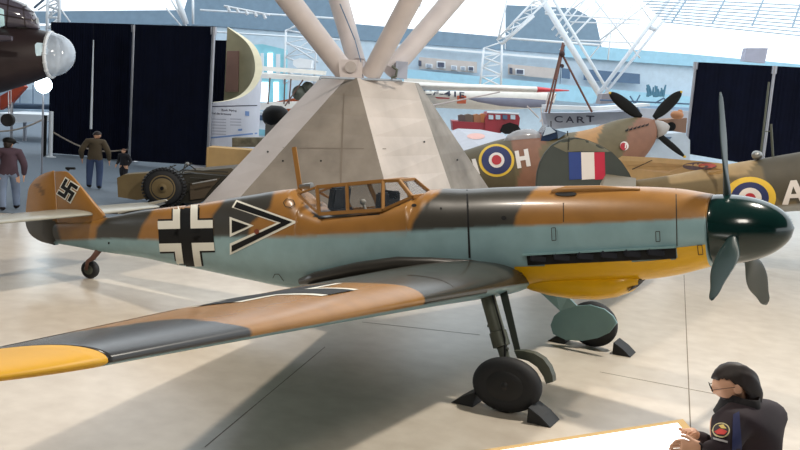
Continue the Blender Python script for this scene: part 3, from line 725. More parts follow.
def pole(x0, y0, x1, y1, d, r, label, nm='curtain_pole'):
    b = MB(); top = at(x0, y0, d); bot = V((top.x, top.y, at(x1, y1, d).z)); b.tube([top, bot], r, 10); b.tube([top, top-V((0, 0, .25))], r*1.7, 10)
    return tag(b.build(nm, m_pole), label, 'pole')
pole(134, 25, 129, 163, 34.3, .05, 'silver pole between the two left black curtains')
pole(775, 66, 763, 172, 31.2, .05, 'silver pole between the two right black curtains')
pole(696, 62, 684, 156, 33, .05, 'silver pole on the left edge of the right curtain screen')
pole(214, 27, 211, 150, 32.1, .06, 'silver pole at the right end of the left curtain screen')
b = MB(); A = at(93.5, 40, 34.7); b.tube([A, V((A.x, A.y, at(93, 130, 34.7).z))], [.02, .05], 8); tag(b.build('curtain_pole', w_white), 'thin white pole showing through the gap in the left curtain', 'pole')
# ------------------------------------------------ curved exhibit wall
cc = at(213, 90, 34.6); Rr = 1.72; m_cream = mat('cream_wall_edge', (232, 222, 190), .7); m_ext = mat('white_exhibit_wall', (214, 216, 226), .7, var=.03)
b = MB(); rings = []
for i in range(61):
    t = i/60; a = math.radians(-98+t*183); d = HR*math.cos(a)+HF*math.sin(a)
    z = 2.05+2.95*smoothlerp(t, [0, .3, .54, .78, 1], [.1, .22, .5, .85, 1.06]); c = V((cc.x, cc.y, 0))
    rings.append([c+d*Rr, c+d*(Rr-.26), c+d*(Rr-.26)+V((0, 0, z)), c+d*Rr+V((0, 0, z))])
b.loft(rings); ew = b.build('exhibit_wall', [m_ext, m_cream, mat('olive_cream_inner_wall', (176, 170, 140), .8)]); tag(ew, 'curved white exhibit wall with rising spiral top edge and text panel', 'exhibit wall')
for p in ew.data.polygons:
    if abs(p.normal.z) > .35: p.material_index = 1
    elif (V((p.center.x-cc.x, p.center.y-cc.y, 0))).dot(p.normal) < 0: p.material_index = 2
T_E = bvh(ew); m_ink = mat('dark_ink', (60, 62, 80), .8, var=0); m_band = mat('blue_band', (120, 150, 200), .7, var=0)
textdecal('lettering', 'Bush Flying', (229, 110.5), (15, .6), (0, -2.6), T_E, m_ink, ew, .01)
textdecal('lettering', 'Vol de brousse', (221, 113.6), (20, 1.2), (0, -2.2), T_E, m_ink, ew, .01)
for j in range(6):
    decal('text_line', [[(212, 118.5+j*3), (226, 119+j*3), (226, 119.8+j*3), (212, 119.3+j*3)]], T_E, mat('pale_ink', (170, 172, 186), .8, var=0), ew, .01)
    if j < 3: decal('text_line', [[(230, 118.5+j*3), (241, 118.8+j*3), (241, 119.6+j*3), (230, 119.3+j*3)]], T_E, MATS['pale_ink'], ew, .01)
decal('emblem', [[(245, 111), (249, 111.4), (249, 116), (245, 115.6)]], T_E, m_band, ew, .01); decal('emblem', [[(238, 129), (242, 128.6), (242, 130.6), (238, 131)]], T_E, m_band, ew, .01)
decal('wall_band', [[(211, 106), (257, 105), (257, 106), (211, 107)]], T_E, m_ink, ew, .01)
decal('wall_band', [[(211, 137), (257, 132.5), (257, 134), (211, 138.5)]], T_E, m_band, ew, .01)
o = slab('door_panel', [(227, 51), (239, 51), (238, 92), (225, 92)], 35.6, .1, mat('brown_door', (128, 98, 88), .6)); tag(o, 'brown panel standing inside the curved white wall', 'panel')
# tan crate and clutter
m_tan = mat('tan_plywood', (196, 160, 106), .7)
b = MB(); P = [at(207, 147, 30), at(252, 147, 30), at(252, 168, 30), at(207, 168, 30)]; b.prism([V((p.x, p.y, z)) for p, z in zip(P, (P[0].z, P[0].z, 0, 0))], HF*.8); o = b.build('plywood_crate', m_tan, None, bevel=.01); tag(o, 'tan plywood crate below the curved white wall', 'crate')
for k in (0, 1): b = MB(); p = at(208+k*43, 147, 29.98); b.bar(V((p.x, p.y, .02)), V((p.x, p.y, P[0].z-.02)), .08, .04); b.build('batten', m_tan, o)
o = slab('log_stack', [(232, 138), (262, 138), (262, 147), (232, 147)], 31, .6, mat('mossy_grey', (120, 116, 100), .9, var=.4, scale=5)); tag(o, 'mottled grey panel on the crate under the curved wall', 'panel')
# ------------------------------------------------ stuff seen between curved wall and pier
m_ol0 = mat('grey_stand', (120, 118, 112), .7)
m_cy = mat('cyan_frame', (140, 205, 220), .5); m_lit = mat('lit_window', (240, 250, 255), .5, var=0, emit=1.2)
k_ = thing('glazed_kiosk', 'cyan framed glazed kiosk left of the pier', 'kiosk', ground(268, 130))
slab('wall_panel', [(240, 46), (262, 44), (284, 49), (284, 104), (240, 104)], 52, 1.5, m_cy, k_)
for x, y, w, h in ((252, 56, 8, 16), (262, 64, 3, 22), (270, 63, 5, 20), (278, 64, 4, 20), (250, 90, 10, 22), (264, 92, 8, 20), (276, 92, 5, 20)):
    slab('pane', [(x-w/2, y-h/2), (x+w/2, y-h/2), (x+w/2, y+h/2), (x-w/2, y+h/2)], 51.9, .1, m_lit if w > 4 else w_white, k_)
b = MB(); P = [at(259, 73, 36), at(324, 77.5, 36), at(324, 82, 36), at(259, 78, 36)]; b.prism(P, HF*1.6+V((0, 0, .05))); wg = b.build('biplane_wing', mat('cream_fabric', (244, 242, 236), .5)); 
bp = thing('biplane', 'cream winged biplane partly hidden behind the left side of the pier', 'aircraft', ground(290, 150)); wg.parent = bp; wg.matrix_parent_inverse = Matrix.Translation(bp.location).inverted(); wg.name = 'upper_wing'
slab('lower_wing', [(259, 103), (306, 101), (304, 108), (259, 110)], 36, 1.6, MATS['cream_fabric'], bp)
b = MB()
for x0, y0, x1, y1 in ((270, 78, 268, 104), (285, 79, 284, 104), (291, 79, 289, 104), (303, 80, 285, 106)): px_tube(b, x0, y0, x1, y1, 36, 36, .7)
b.build('wing_strut', mat('brown_strut', (110, 84, 76), .6), bp)
slab('fuselage', [(262, 104), (300, 97), (312, 88), (318, 84), (322, 100), (290, 112), (262, 108)], 37.2, .8, mat('orange_fabric', (212, 112, 72), .6), bp)
b = MB(); b.sphere(at(300, 93, 36.4), (.25, .4, .3)); b.sphere(at(308, 88, 36.4), .25); b.build('engine', m_leg, bp, True)
slab('tail_plane', [(262, 66), (325, 71), (324, 75), (262, 70.5)], 37, .8, MATS['cream_fabric'], bp)
slab('fuel_tank', [(293, 60), (300, 58), (312, 60), (311, 68), (297, 68), (293, 65)], 37.2, .8, w_white, bp)
b = MB(); b.sphere(at(276, 117, 33), (.55, .35, .42)); o = b.build('covered_engine', m_black, None, True); tag(o, 'dark rounded engine beside the left face of the pier', 'engine'); b = MB(); q = at(276, 118, 33); b.box((q.x, q.y, q.z/2), (.5, .5, q.z)); b.build('stand', m_ol0, o)
o = slab('white_cabinet', [(257, 112), (278, 114), (276, 169), (257, 167)], 36.6, .8, w_white); tag(o, 'white cabinet between curved wall and pier', 'cabinet')
slab('drawer_front', [(258, 115), (268, 116), (268, 121), (258, 120)], 36.55, .05, w_dkblue, o); slab('drawer_front', [(258, 129), (268, 130), (267, 136), (258, 135)], 36.55, .05, m_cy, o)
# ------------------------------------------------ bomber nose top left
m_bom = mat('bomber_black_brown', (46, 34, 36), .5, var=.15, coat=.1)
bn = thing('bomber_nose', 'dark bomber nose with clear bubble dome at the upper left edge', 'aircraft', ground(20, 190)); Db = 24
def bring(x, ytop, ybot, d, wr=.85, n=32):
    a, c = at(x, ytop, d), at(x, ybot, d); m = (a+c)/2; h = (a-c).length/2; u = (a-c).normalized()
    return [m+u*(h*math.sin(2*PI*k/n))+HF*(h*wr*math.cos(2*PI*k/n)) for k in range(n)]
b = MB(); b.loft([bring(x, t, q, Db) for x, t, q in ((-90, 20, 118), (-30, 25, 102), (0, 27, 93), (20, 28, 87), (35, 29, 82), (46, 31, 78), (51, 33, 76.5))]); bf = b.build('nose_fuselage', m_bom, bn, True); angle_smooth(bf)
m_dome = mat('bubble_perspex', (222, 236, 252), .08, var=.2, scale=2, alpha=.6, coat=1)
b = MB(); b.loft([bring(51+24*math.sin(a), 55-22*math.cos(a), 54.8+22*math.cos(a), Db) for a in [PI/2*i/14*.985 for i in range(15)]]); b.build('nose_dome', m_dome, bn, True)
b = MB(); RR = bring(51.3, 32.5, 77, Db)
for i in range(0, 32, 2): b.sphere(RR[i], .06, 8)
b.tube(RR+[RR[0]], .05, 6); b.build('dome_frame', w_white, bn)
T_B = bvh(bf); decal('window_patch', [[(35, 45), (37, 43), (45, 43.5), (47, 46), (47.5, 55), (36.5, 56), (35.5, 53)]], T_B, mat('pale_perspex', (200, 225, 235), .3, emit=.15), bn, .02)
m_tur = mat('turret_glazing', (96, 92, 104), .12, var=.4, scale=1.5, coat=1)
b = MB(); b.loft([bring(x, t, 29.5, Db, .9) for x, t in ((-60, -22), (-20, -14), (0, -6), (12, -2), (24, 3), (33, 11), (38, 20), (39.5, 27))]); tu = b.build('front_turret', m_tur, bn, True)
TU = bvh(tu)
for P in ([(0, 14), (39, 21), (39, 22), (0, 15)], [(8, -2), (9.2, -2), (7, 28), (5.8, 28)], [(22, 2), (23, 2), (26, 28), (25, 28)], [(0, 3), (34, 12), (34, 13), (0, 4.2)]): decal('glazing_bar', [P], TU, m_bom, tu, .02)
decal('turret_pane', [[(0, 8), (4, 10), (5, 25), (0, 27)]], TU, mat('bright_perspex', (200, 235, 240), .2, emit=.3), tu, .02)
for x, y, rx, ry in ((33, 15, 1.2, 1), (36.5, 21, 1.4, 3), (2, 27, 1.2, 1.4), (6, 27, 1.2, 1.4), (22, 27, 7, .6), (26, 6, 3, 1)): decal('steel_spot', [ring_poly(x, y, rx, ry, 12)], TU, m_steel, tu, .03)  # small steel ovals laid on the turret skin
b = MB(); b.tube([at(-10, 38, Db-1.2), at(12, 38.5, Db-1.2)], [.09, .06], 12); b.build('gun_barrel', mat('gun_grey', (84, 78, 90), .5), bn)
b = MB(); px_tube(b, 34, 8, 48, -4, Db+1, Db+1, 1.2); b.build('aerial_mast', w_dkblue, bn)
b = MB(); b.sphere(at(43.5, 85, 28), .24, 24); lm = b.build('floodlight', mat('lamp_glow', (225, 245, 255), .5, var=0, emit=14), None, True); tag(lm, 'glaring white floodlight below the clear bomber dome', 'lamp')
b = MB(); a_ = at(43.5, 85, 28.2); b.tube([V((a_.x, a_.y, 0)), a_], .03, 8); b.build('lamp_stand', m_pole, lm)
# distant things under the bomber
o = slab('red_blade', [(0, 96), (22, 84), (25, 87), (10, 104), (0, 110)], 34, .3, mat('salmon_red', (196, 84, 60), .6)); tag(o, 'salmon red propeller blade under the bomber nose', 'blade'); b = MB(); q = at(12, 95, 34.1); b.tube([V((q.x, q.y, 0)), q], .05); b.build('blade_stand', m_pole, o)
b = MB(); b.tube([at(-8, 105, 36), at(52, 107, 36), at(52.1, 111, 36)], [.12, .1, .02]); dp = thing('distant_aeroplane', 'white low-winged aeroplane behind the left rope barrier', 'aircraft', ground(20, 150)); dw_ = b.build('upper_wing', w_dkblue, dp)
slab('lower_wing', [(-5, 113), (50, 115), (50, 121), (-5, 124)], 40, 3, w_white, dp)
b = MB(); q = at(25, 118, 40.5); b.tube([V((q.x, q.y, 0)), q], .08); b.build('landing_gear_leg', m_pole, dp)
b = MB(); c = at(8, 120, 24); b.lathe(c, -HF, [(-.06, .13), (-.07, .16), (.07, .16), (.06, .13)], 20)
o = b.build('wheel', m_rub, bn, True)
b = MB(); px_tube(b, 8, 80, 9, 120, 24, 24, .6); px_tube(b, 11, 80, 11, 118, 24, 24, .4); b.build('wheel_leg', m_pole, bn)
b = MB()
for x in (20, 33, 44): px_tube(b, x, 85, x, 104, 41, 41, .5)
o = b.build('window_mullion', w_dkblue); tag(o, 'dark window bars below the bomber nose', 'window bars')
o = slab('distant_wall_panel', [(-5, 92), (52, 88), (52, 112), (-5, 112)], 43, .3, mat('pale_grey_panel', (176, 196, 214), .7)); tag(o, 'pale grey panel far behind the floodlight', 'panel')
# ------------------------------------------------ barriers
def barrier(x, y0, y1, d, r, label, m=m_pole, base=.18):
    p = at(x, y1, d); p = V((p.x, p.y, 0.012)); g = ground(x, y1); p = V((g.x, g.y, .012)); dd = (p-CAM).dot(fw); top = p+V((0, 0, (y1-y0)*dd/F))
    b = MB(); b.tube([p, top], r, 12); b.lathe(p, V((0, 0, 1)), [(0, base), (.02, base), (.04, base*.6), (.05, r)], 20); o = b.build('barrier_post', m); tag(o, label, 'barrier post'); return top
tA = barrier(44.5, 116, 157, 34, .06, 'dark barrier post at the left curtain edge', m_black, .08)
tB = barrier(50.5, 112, 157.5, 34, .07, 'bright chrome barrier post beside the left curtain', w_white, .2)
tC = barrier(131, 141, 162, 35, .12, 'stout silver barrier post behind the child', m_pole, .25)
tD = barrier(169, 141, 163, 35, .03, 'thin silver barrier post in front of the middle curtain', m_pole, .1)
def rope(a, c, sag, label):
    pts = [a.lerp(c, i/16)-V((0, 0, sag*math.sin(PI*i/16))) for i in range(17)]; b = MB(); b.tube(pts, .03, 6); tag(b.build('barrier_rope', mat('grey_rope', (150, 140, 130), .8)), label, 'rope')
rope(tB-V((0, 0, .7)), tC-V((0, 0, .3)), .35, 'grey rope sagging behind the man in the olive jacket')
rope(tC-V((0, 0, .3)), tD-V((0, 0, .35)), .05, 'grey rope running right of the child')
rope(tD-V((0, 0, .35)), at(200, 148, 34), .0, 'grey rope ending at the curved wall')
rope(tA-V((0, 0, .1)), at(-10, 131.5, 33), .15, 'dark rope left of the barrier posts')
# ------------------------------------------------ military vehicle
m_ol = mat('olive_drab_paint', (108, 92, 60), .7, var=.1); m_old = mat('dark_olive', (44, 42, 34), .7)
jp = thing('field_car', 'low olive drab military vehicle with one big tyre beside the child', 'vehicle', ground(170, 215)); Dj = 23.9
slab('side_panel', [(117, 178), (124, 174.5), (146, 173), (152, 176), (150, 198), (137, 200), (118, 197)], Dj, .5, m_ol, jp)
slab('body_tub', [(150, 178), (190, 173), (226, 176), (208, 197), (200, 203), (150, 203)], Dj+.25, 1.4, m_old, jp)
slab('side_panel', [(190, 182), (220, 178), (210, 190), (204, 198), (190, 200)], Dj+.2, .05, mat('olive_brown', (74, 62, 46), .7), jp)
slab('hood', [(184, 172), (231, 168), (234, 170), (228, 175), (186, 176)], Dj+.5, 1.2, mat('dark_olive_top', (84, 76, 60), .7), jp)
wj = at(164, 187.5, Dj-.25); jw = wheel(wj, -HF, .46, .3, 1.1, jp, m_ol, 44)
b = MB()
for i in range(36):
    a = 2*PI*i/36; b.box(wj+HR*(math.cos(a)*.475*1.08)+V((0, 0, math.sin(a)*.475)), (.05, .26, .04), (HR*-math.sin(a)+V((0, 0, math.cos(a))), HF, HR*math.cos(a)+V((0, 0, math.sin(a)))))
b.build('tyre_tread', m_rub, jw)
b = MB(); b.lathe(wj-HF*.14, -HF, [(0, .33), (.02, .31), (-.03, .2), (0, .12), (.06, .1)], 28); b.build('wheel_disc', m_ol, jw, True)
b = MB(); b.lathe(wj-HF*.2, -HF, [(0, .05), (.03, .04)], 10); b.build('wheel_nut', m_black, jw)
b = MB()
for q in ((170, 166, 184, 176), (176, 174, 192, 163), (182, 174, 186, 162), (187, 163, 196, 170), (190, 178, 217, 179), (184, 170, 228, 172), (188, 183, 218, 179), (168, 168, 176, 165)): px_tube(b, *q, Dj+.1, Dj+.3, .6, 6)
b.build('steering_gear', m_old, jp); b = MB(); b.sphere(at(187.5, 164, Dj), .05); px_tube(b, 192, 184, 217, 179.5, Dj-.02, Dj, .7); b.build('chrome_fitting', m_steel, jp)
slab('tow_bar', [(117, 209), (165, 199.5), (167, 201), (118, 214)], 20.5, .1, mat('grey_beam', (140, 136, 124), .6), jp)
o = slab('wooden_plinth', [(100, 214), (124, 208), (150, 205), (160, 206), (124, 214)], 20.9, .6, m_old); tag(o, 'dark low plinth under the military vehicle, behind the fighter tail', 'plinth')
# ------------------------------------------------ the two camouflaged fighters behind
m_lt = lin((150, 128, 96)); GB = lin((124, 108, 78)); RB_ = lin((134, 92, 70)); GD = lin((88, 84, 62))
def ringpx(x1, y1, x2, y2, d, wr=.9, n=36):
    a, c = at(x1, y1, d), at(x2, y2, d); m = (a+c)/2; h = (a-c).length/2; u = (a-c).normalized()
    return [m+u*(h*math.sin(2*PI*k/n))+HF*(h*wr*math.cos(2*PI*k/n)) for k in range(n)]
def dense(st, n):
    T = list(range(len(st))); out = []
    for i in range(n):
        t = i/(n-1)*(len(st)-1); out.append([smoothlerp(t, T, [s[k] for s in st]) for k in range(5)])
    return out
fa = thing('camouflaged_fighter', 'far camouflaged fighter with yellow ringed roundel, letter H and three-blade propeller', 'aircraft', ground(560, 205))
st = dense([(446, 157, 450, 196, 29.1), (463, 151, 470, 196, 29.2), (500, 139.5, 505, 196, 29.4), (530, 134, 534, 198, 29.5), (565, 133, 569, 196, 29.6), (590, 129, 594, 190, 29.7), (615, 120.5, 619, 176, 29.8), (637, 117, 641, 160, 29.9), (650, 118.5, 652, 146, 29.9), (655, 120.5, 655.5, 139, 29.9)], 120)
b = MB(); b.loft([ringpx(*q) for q in st]); ff = b.build('fuselage', m_matt, fa, True)
def pa(co):
    x, y = prj(co)
    if inpoly(x, y, [(505, 120), (560, 120), (540, 150), (545, 190), (515, 190), (522, 165), (512, 150)]): return RB_
    if inpoly(x, y, [(585, 110), (572, 145), (590, 160), (605, 120), (601, 110)]): return lin((176, 130, 78))
    if inpoly(x, y, [(645, 110), (628, 130), (620, 170), (660, 160), (662, 110)]): return RB_
    if x < 515: return lin((90, 80, 56))
    return lin((104, 92, 64))
paint(ff, pa); TA = bvh(ff)
m_ry = mat('roundel_yellow', (226, 186, 60), .6); m_rb = mat('roundel_blue', (34, 44, 92), .6); m_rr = mat('roundel_red', (178, 40, 52), .6); m_rw = mat('letter_white', (226, 218, 212), .6, var=.02)
for i, (r1, r2, mm_) in enumerate(((17.8, 16.3, m_ry), (15, 13.8, m_rb), (7.8, 7.4, m_rw), (4.9, 4.7, m_rr))): decal('roundel', [ring_poly(496.5, 160.5, r1, r2)], TA, mm_, fa, .012+.012*i, 4)
def seg(P, nm, tree, m, par): return decal(nm, P, tree, m, par, .02, 4)
seg([[(514.5, 151.5), (518.5, 150.8), (521.5, 168), (517.5, 168.6)], [(523.5, 149.8), (527.8, 149), (530.8, 166), (526.6, 166.8)], [(519, 157), (525, 156), (525.8, 160), (519.8, 161)]], 'letter_H', TA, m_rw, fa)
seg([[(471.5, 159.5), (475.5, 159), (480, 174), (476, 176)]], 'letter_J', TA, m_rw, fa)
b = MB(); b.loft([ringpx(x, yt, x+1, 146-(x-505)*.08, 29.2, .5, 24) for x, yt in ((503, 141), (508, 134.5), (516, 130.5), (525, 128.8), (533, 129.2), (539, 132), (541, 140))]); b.build('canopy_blister', mat('grey_perspex', (196, 196, 200), .15, alpha=.7, coat=.5), fa, True)
b = MB(); P = [(540.5, 141), (543, 133), (548, 125.5), (556, 130), (557, 138), (548, 141.5)]; b.prism([at(x, y, 29) for x, y in P], HF*1.1); b.build('windscreen', mat('windscreen_blue', (40, 56, 82), .2, coat=.5), fa)
b = MB(); P = [(546.5, 127), (550, 126.5), (556, 132), (543, 136)]; b.prism([at(x, y, 28.95) for x, y in P], HF*.04); b.build('windscreen_pane', mat('pale_pane', (190, 205, 220), .2), fa)
b = MB(); P = [(557, 130), (567, 133), (558, 139)]; b.prism([at(x, y, 29) for x, y in P], HF*1.0); b.build('windscreen_pane', mat('mid_pane', (110, 128, 150), .2), fa)
b = MB(); px_tube(b, 567.5, 131, 568, 138, 29.3, 29.3, .6); px_tube(b, 551, 121, 551, 127, 29.3, 29.3, .5); b.build('gun_sight', m_black, fa)
b = MB(); b.lathe(at(655, 129.8, 29.9+.8*0), (at(667, 127, 29.9)-at(655, 129.8, 29.9)), [(0, .29), (.15, .27), (.3, .2), (.42, .1), (.47, .02)], 24); spa = b.build('spinner', mat('pale_grey_spinner', (170, 164, 160), .4), fa, True)
for i, (x0, y0, x1, y1) in enumerate(((641, 117.5, 609.5, 92.5), (654, 118, 681.5, 91.5), (655, 132, 685, 157))):
    b = MB(); A, B_ = at(x0, y0, 29.8), at(x1, y1, 29.8); dd = (B_-A); n_ = dd.normalized().cross(HF); rings = []
    for j in range(17):
        t = j/16; w = smoothlerp(t, [0, .3, .7, .92, 1], [.08, .17, .17, .1, .03] if i < 2 else [.07, .1, .09, .05, .02]); rings.append([A+dd*t+n_*(w*math.cos(2*PI*k/12))+HF*(.03*math.sin(2*PI*k/12)) for k in range(12)])
    b.loft(rings); bl = b.build('propeller_blade', m_black, fa, True)
    b = MB(); b.sphere(A+dd*.985, (.05, .05, .05), 8); b.build('blade_tip', m_ry, bl)
for i in range(6): decal('exhaust_stub', [[(625+i*4, 132.2-i*1.1), (628+i*4, 131.4-i*1.1), (628.3+i*4, 128.4-i*1.0), (626.8+i*4, 130-i*1.0), (625+i*4, 130.5-i*1.1)]], TA, m_black, fa, .03)
decal('nose_emblem', [ring_poly(624, 146, 4.3, 4.4)], TA, m_rw, fa, .02); decal('nose_emblem', [ring_poly(623, 146.6, 3.2, 3.6)], TA, m_rr, fa, .035); decal('nose_emblem', [[(624.3, 144), (625.6, 143.8), (625, 148.6), (623.9, 148.6)]], TA, m_rw, fa, .05)
# its wing towards us
b = MB()
for z_ in (0,):
    P = [(612, 162, 27), (622, 156, 26), (655, 157.5, 23.6), (700, 161, 21.5), (727, 164, 20.5), (722, 168.5, 20.8), (690, 171, 22), (655, 178, 24), (640, 183, 25), (628, 184, 26)]
    b.prism([at(*p) for p in P], V((0, 0, -.12)))
wa_ = b.build('wing', mat('tan_wing_paint', (204, 166, 112), .5), fa); TWA = bvh(wa_)
decal('wing_roundel', [ring_poly(700, 166.2, 17, 4)], TWA, mat('roundel_dull_blue', (110, 92, 104), .6), fa, .01); decal('wing_roundel', [ring_poly(708, 165.6, 9, 2.2)], TWA, mat('roundel_dull_red', (206, 100, 90), .6), fa, .02)
decal('panel_line', [[(632, 169), (652, 160), (653, 160.4), (633, 169.6)]], TWA, m_line, fa, .01)
# second, nearer RAF-style fighter: tail at left, body running out of the picture
fb = thing('camouflaged_fighter', 'nearer camouflaged fighter with red, white and blue fin flash and a large letter A', 'aircraft', ground(770, 240))
Dn = 21
st = dense([(606, 183, 607, 205, Dn+1.5), (632, 180.5, 634, 207, Dn+1.2), (668, 175.5, 670, 210, Dn+.8), (700, 169.5, 702, 212, Dn+.5), (733, 163.3, 735, 214, Dn+.2), (768, 157.5, 770, 213, Dn), (800, 152, 802, 211, Dn-.2), (850, 144, 853, 214, Dn-.5), (900, 138, 904, 216, Dn-.8), (960, 140, 964, 222, Dn-1.1), (1010, 150, 1013, 222, Dn-1.4), (1035, 165, 1037, 212, Dn-1.5), (1052, 182, 1053, 196, Dn-1.6)], 120)
b = MB(); b.loft([ringpx(*q, .7) for q in st]); fbo = b.build('fuselage', m_matt, fb, True)
def pb_(co):
    x, y = prj(co)
    if y > lerp(x, [600, 780, 800, 900], [207, 207, 203.5, 204]): return lin((160, 160, 155))
    if inpoly(x, y, [(750, 150), (765, 175), (772, 200), (900, 215), (900, 130)]): return lin((74, 68, 54))
    if inpoly(x, y, [(668, 170), (735, 158), (762, 150), (750, 172), (700, 180), (668, 184)]): return lin((160, 136, 98))
    return lin((110, 94, 64))
paint(fbo, pb_); TB = bvh(fbo)
for i, (r1, r2, mm_) in enumerate(((26, 20.5, m_ry), (18.8, 15.2, m_rb), (11.5, 9.6, m_rw), (5.5, 4.5, m_rr))): decal('roundel', [ring_poly(750, 197.5, r1, r2)], TB, mm_, fb, .015+.012*i, 4)
seg([[(782, 204.2), (790.5, 180.5), (795, 180.2), (788, 204.2)], [(790.5, 180.5), (796.5, 180), (807, 203), (801, 203.4)], [(788, 194), (800, 193.6), (801.5, 197.5), (787, 198)]], 'letter_A', TB, m_rw, fb)
b = MB(); FN = [(536, 186), (537, 173), (540, 162), (545, 153), (552, 145), (560, 140.5), (568, 138), (577, 137.5), (588, 140), (600, 145), (612, 152), (622, 162), (630, 174), (634, 184), (634, 188), (537, 190)]
b.prism([at(x, y, Dn+1.6) for x, y in FN], HF*.16); fn = b.build('fin', mat('dark_green_fabric', (58, 64, 60), .7, var=.08), fb, bevel=.02); TFN = bvh(fn)
m_fl = [mat('flash_blue', (34, 60, 128), .6), m_rw, mat('flash_red', (186, 28, 60), .6)]
for (xa, xb), mm_ in zip(((568.5, 581), (581, 594), (594, 604.5)), m_fl): decal('fin_flash', [[(xa, 152.3), (xb, 152.2), (xb+.8, 179), (xa+.8, 179.8)]], TFN, mm_, fb, .01, 20)
decal('tan_patch', [[(553, 146), (568, 138.2), (588, 140.4), (600, 145.5), (611, 152), (600, 152), (580, 151), (566, 152.2)]], TFN, mat('grey_tan_paint', (104, 100, 82), .6), fb, .008, 6)
b = MB(); px_tube(b, 569, 137, 568.3, 150, Dn+1.55, Dn+1.55, .35); b.build('rudder_post', m_black, fb)
b = MB(); P = [(600, 184, 21), (606, 174, 22.5), (636, 178, 22.4), (636, 186, 20.5), (602, 188, 20)]; b.prism([at(*p) for p in P], V((0, 0, -.08))); b.build('stabilizer', mat('brown_wing_paint', (104, 92, 68), .6), fb)
b = MB(); px_tube(b, 769, 82, 760.5, 157, Dn, Dn, 1.0); px_tube(b, 771, 124, 773, 157, Dn, Dn, 1.2); px_tube(b, 762, 132, 772, 131, Dn, Dn, .5); b.build('aerial_mast', m_leg, fb)
b = MB(); b.sphere(at(757, 155, Dn), (.12, .12, .1)); b.build('mast_fitting', m_steel, fb, True)
b = MB()
for x in (840, 905): b.tube([V((at(x, 200, Dn).x, at(x, 200, Dn).y, 1.2)), V((at(x, 200, Dn).x, at(x, 200, Dn).y, .3))], .08)
b.build('landing_gear_leg', m_leg, fb)
# long pale wing edge line behind front fighter nose
# ------------------------------------------------ white/red aeroplane, red truck, tripod and others
ws = thing('bush_plane', 'cream high-wing aeroplane with red wingtip and orange lettered square', 'aircraft', ground(500, 160)); Dw = 41
b = MB()
def wsec(x, yt, yb, d): a, c = at(x, yt, d), at(x, yb, d); m = (a+c)/2; h = (a-c).length/2; return [m+V((0, 0, 1))*(h*math.sin(2*PI*k/16))+HF*(1.0*math.cos(2*PI*k/16)*min(1, h*4)) for k in range(16)]
b.loft([wsec(*q) for q in ((395, 81, 89, Dw), (450, 83.5, 90.5, Dw-.5), (500, 85, 91.5, Dw-1), (536, 86.5, 92.5, Dw-1.4))]); b.build('wing', mat('cream_white_paint', (236, 232, 224), .5), ws, True)
b = MB(); b.loft([wsec(*q) for q in ((536, 86.5, 92.5, Dw-1.4), (552, 88.5, 92, Dw-1.6), (569, 90, 91, Dw-1.8))]); b.build('wing_tip', mat('red_wing_tip', (222, 70, 78), .5), ws, True)
b = MB(); b.loft([ringpx(*q, .7, 28) for q in ((380, 90, 380, 106, Dw+.8), (440, 91, 440, 108, Dw+.6), (490, 91, 492, 110, Dw+.4), (540, 92, 540, 108, Dw), (556, 93, 554, 103, Dw))]); fz = b.build('fuselage', MATS['cream_white_paint'], ws, True); TZf = bvh(fz)
decal('orange_square', [[(457, 90.8), (466.5, 91), (466, 103.5), (457, 103.5)]], TZf, mat('orange_paint', (228, 120, 88), .6), ws, .02)
textdecal('lettering', 'CF-41', (439, 93.5), (34, 2), (0, -5), TZf, m_ink, ws, .03); textdecal('lettering', 'E', (462, 95.6), (5, .5), (0, -5.5), TZf, m_ink, ws, .05)
decal('red_stripe', [[(435, 97.2), (450, 98), (449, 99), (437, 98.6)]], TZf, m_rr, ws, .03)
b = MB(); b.loft([ringpx(*q, .5, 24) for q in ((468, 98, 468, 99, Dw-1.5), (478, 97.5, 478, 102, Dw-1.5), (500, 97.5, 500, 106, Dw-1.6), (525, 98.5, 525, 108, Dw-1.7), (545, 100, 545, 107, Dw-1.8), (553, 102, 553, 104, Dw-1.8))]); b.build('float', mat('grey_float', (128, 132, 150), .5), ws, True)
b = MB()
for q in ((527, 106, 539, 118), (556, 94, 540, 122), (549, 92, 543, 116), (541, 108, 543, 130), (430, 106, 500, 92)): px_tube(b, *q, Dw-2, Dw-2, .7)
b.build('float_strut', m_tube, ws)
o = tag(slab('pale_wing', [(404, 78), (420, 79), (470, 84), (452, 86), (404, 82)], 46, .8, MATS['cream_white_paint']), 'pale upper wing behind the cream aeroplane', 'wing')
tr = thing('pickup_truck', 'dark red vintage pickup truck behind the silver wing', 'truck', ground(485, 160)); Dt = 36; m_red = mat('dark_red_paint', (150, 34, 52), .45)
slab('load_bed', [(452, 121), (486, 123), (486, 135), (453, 131)], Dt, 1.6, m_red, tr)
slab('cab', [(485, 118), (488, 112.5), (518, 114), (520, 118), (519, 126), (500, 133), (485, 134)], Dt-.1, 1.8, m_red, tr)
for x in (491, 498, 505, 513): slab('cab_window', [(x-2.3, 114.8), (x+2.3, 115.2), (x+2.3, 119.5), (x-2.3, 119.2)], Dt-.15, .05, w_pale if x != 505 else w_dkblue, tr)
b = MB(); px_tube(b, 487, 112.3, 519, 113.8, Dt-.1, Dt-.1, .9); b.build('roof_rail', w_white, tr)
slab('mudguard', [(500, 131), (503, 125), (510, 122.5), (518, 125), (521, 130), (519, 134), (505, 134)], Dt-.25, .3, m_black, tr)
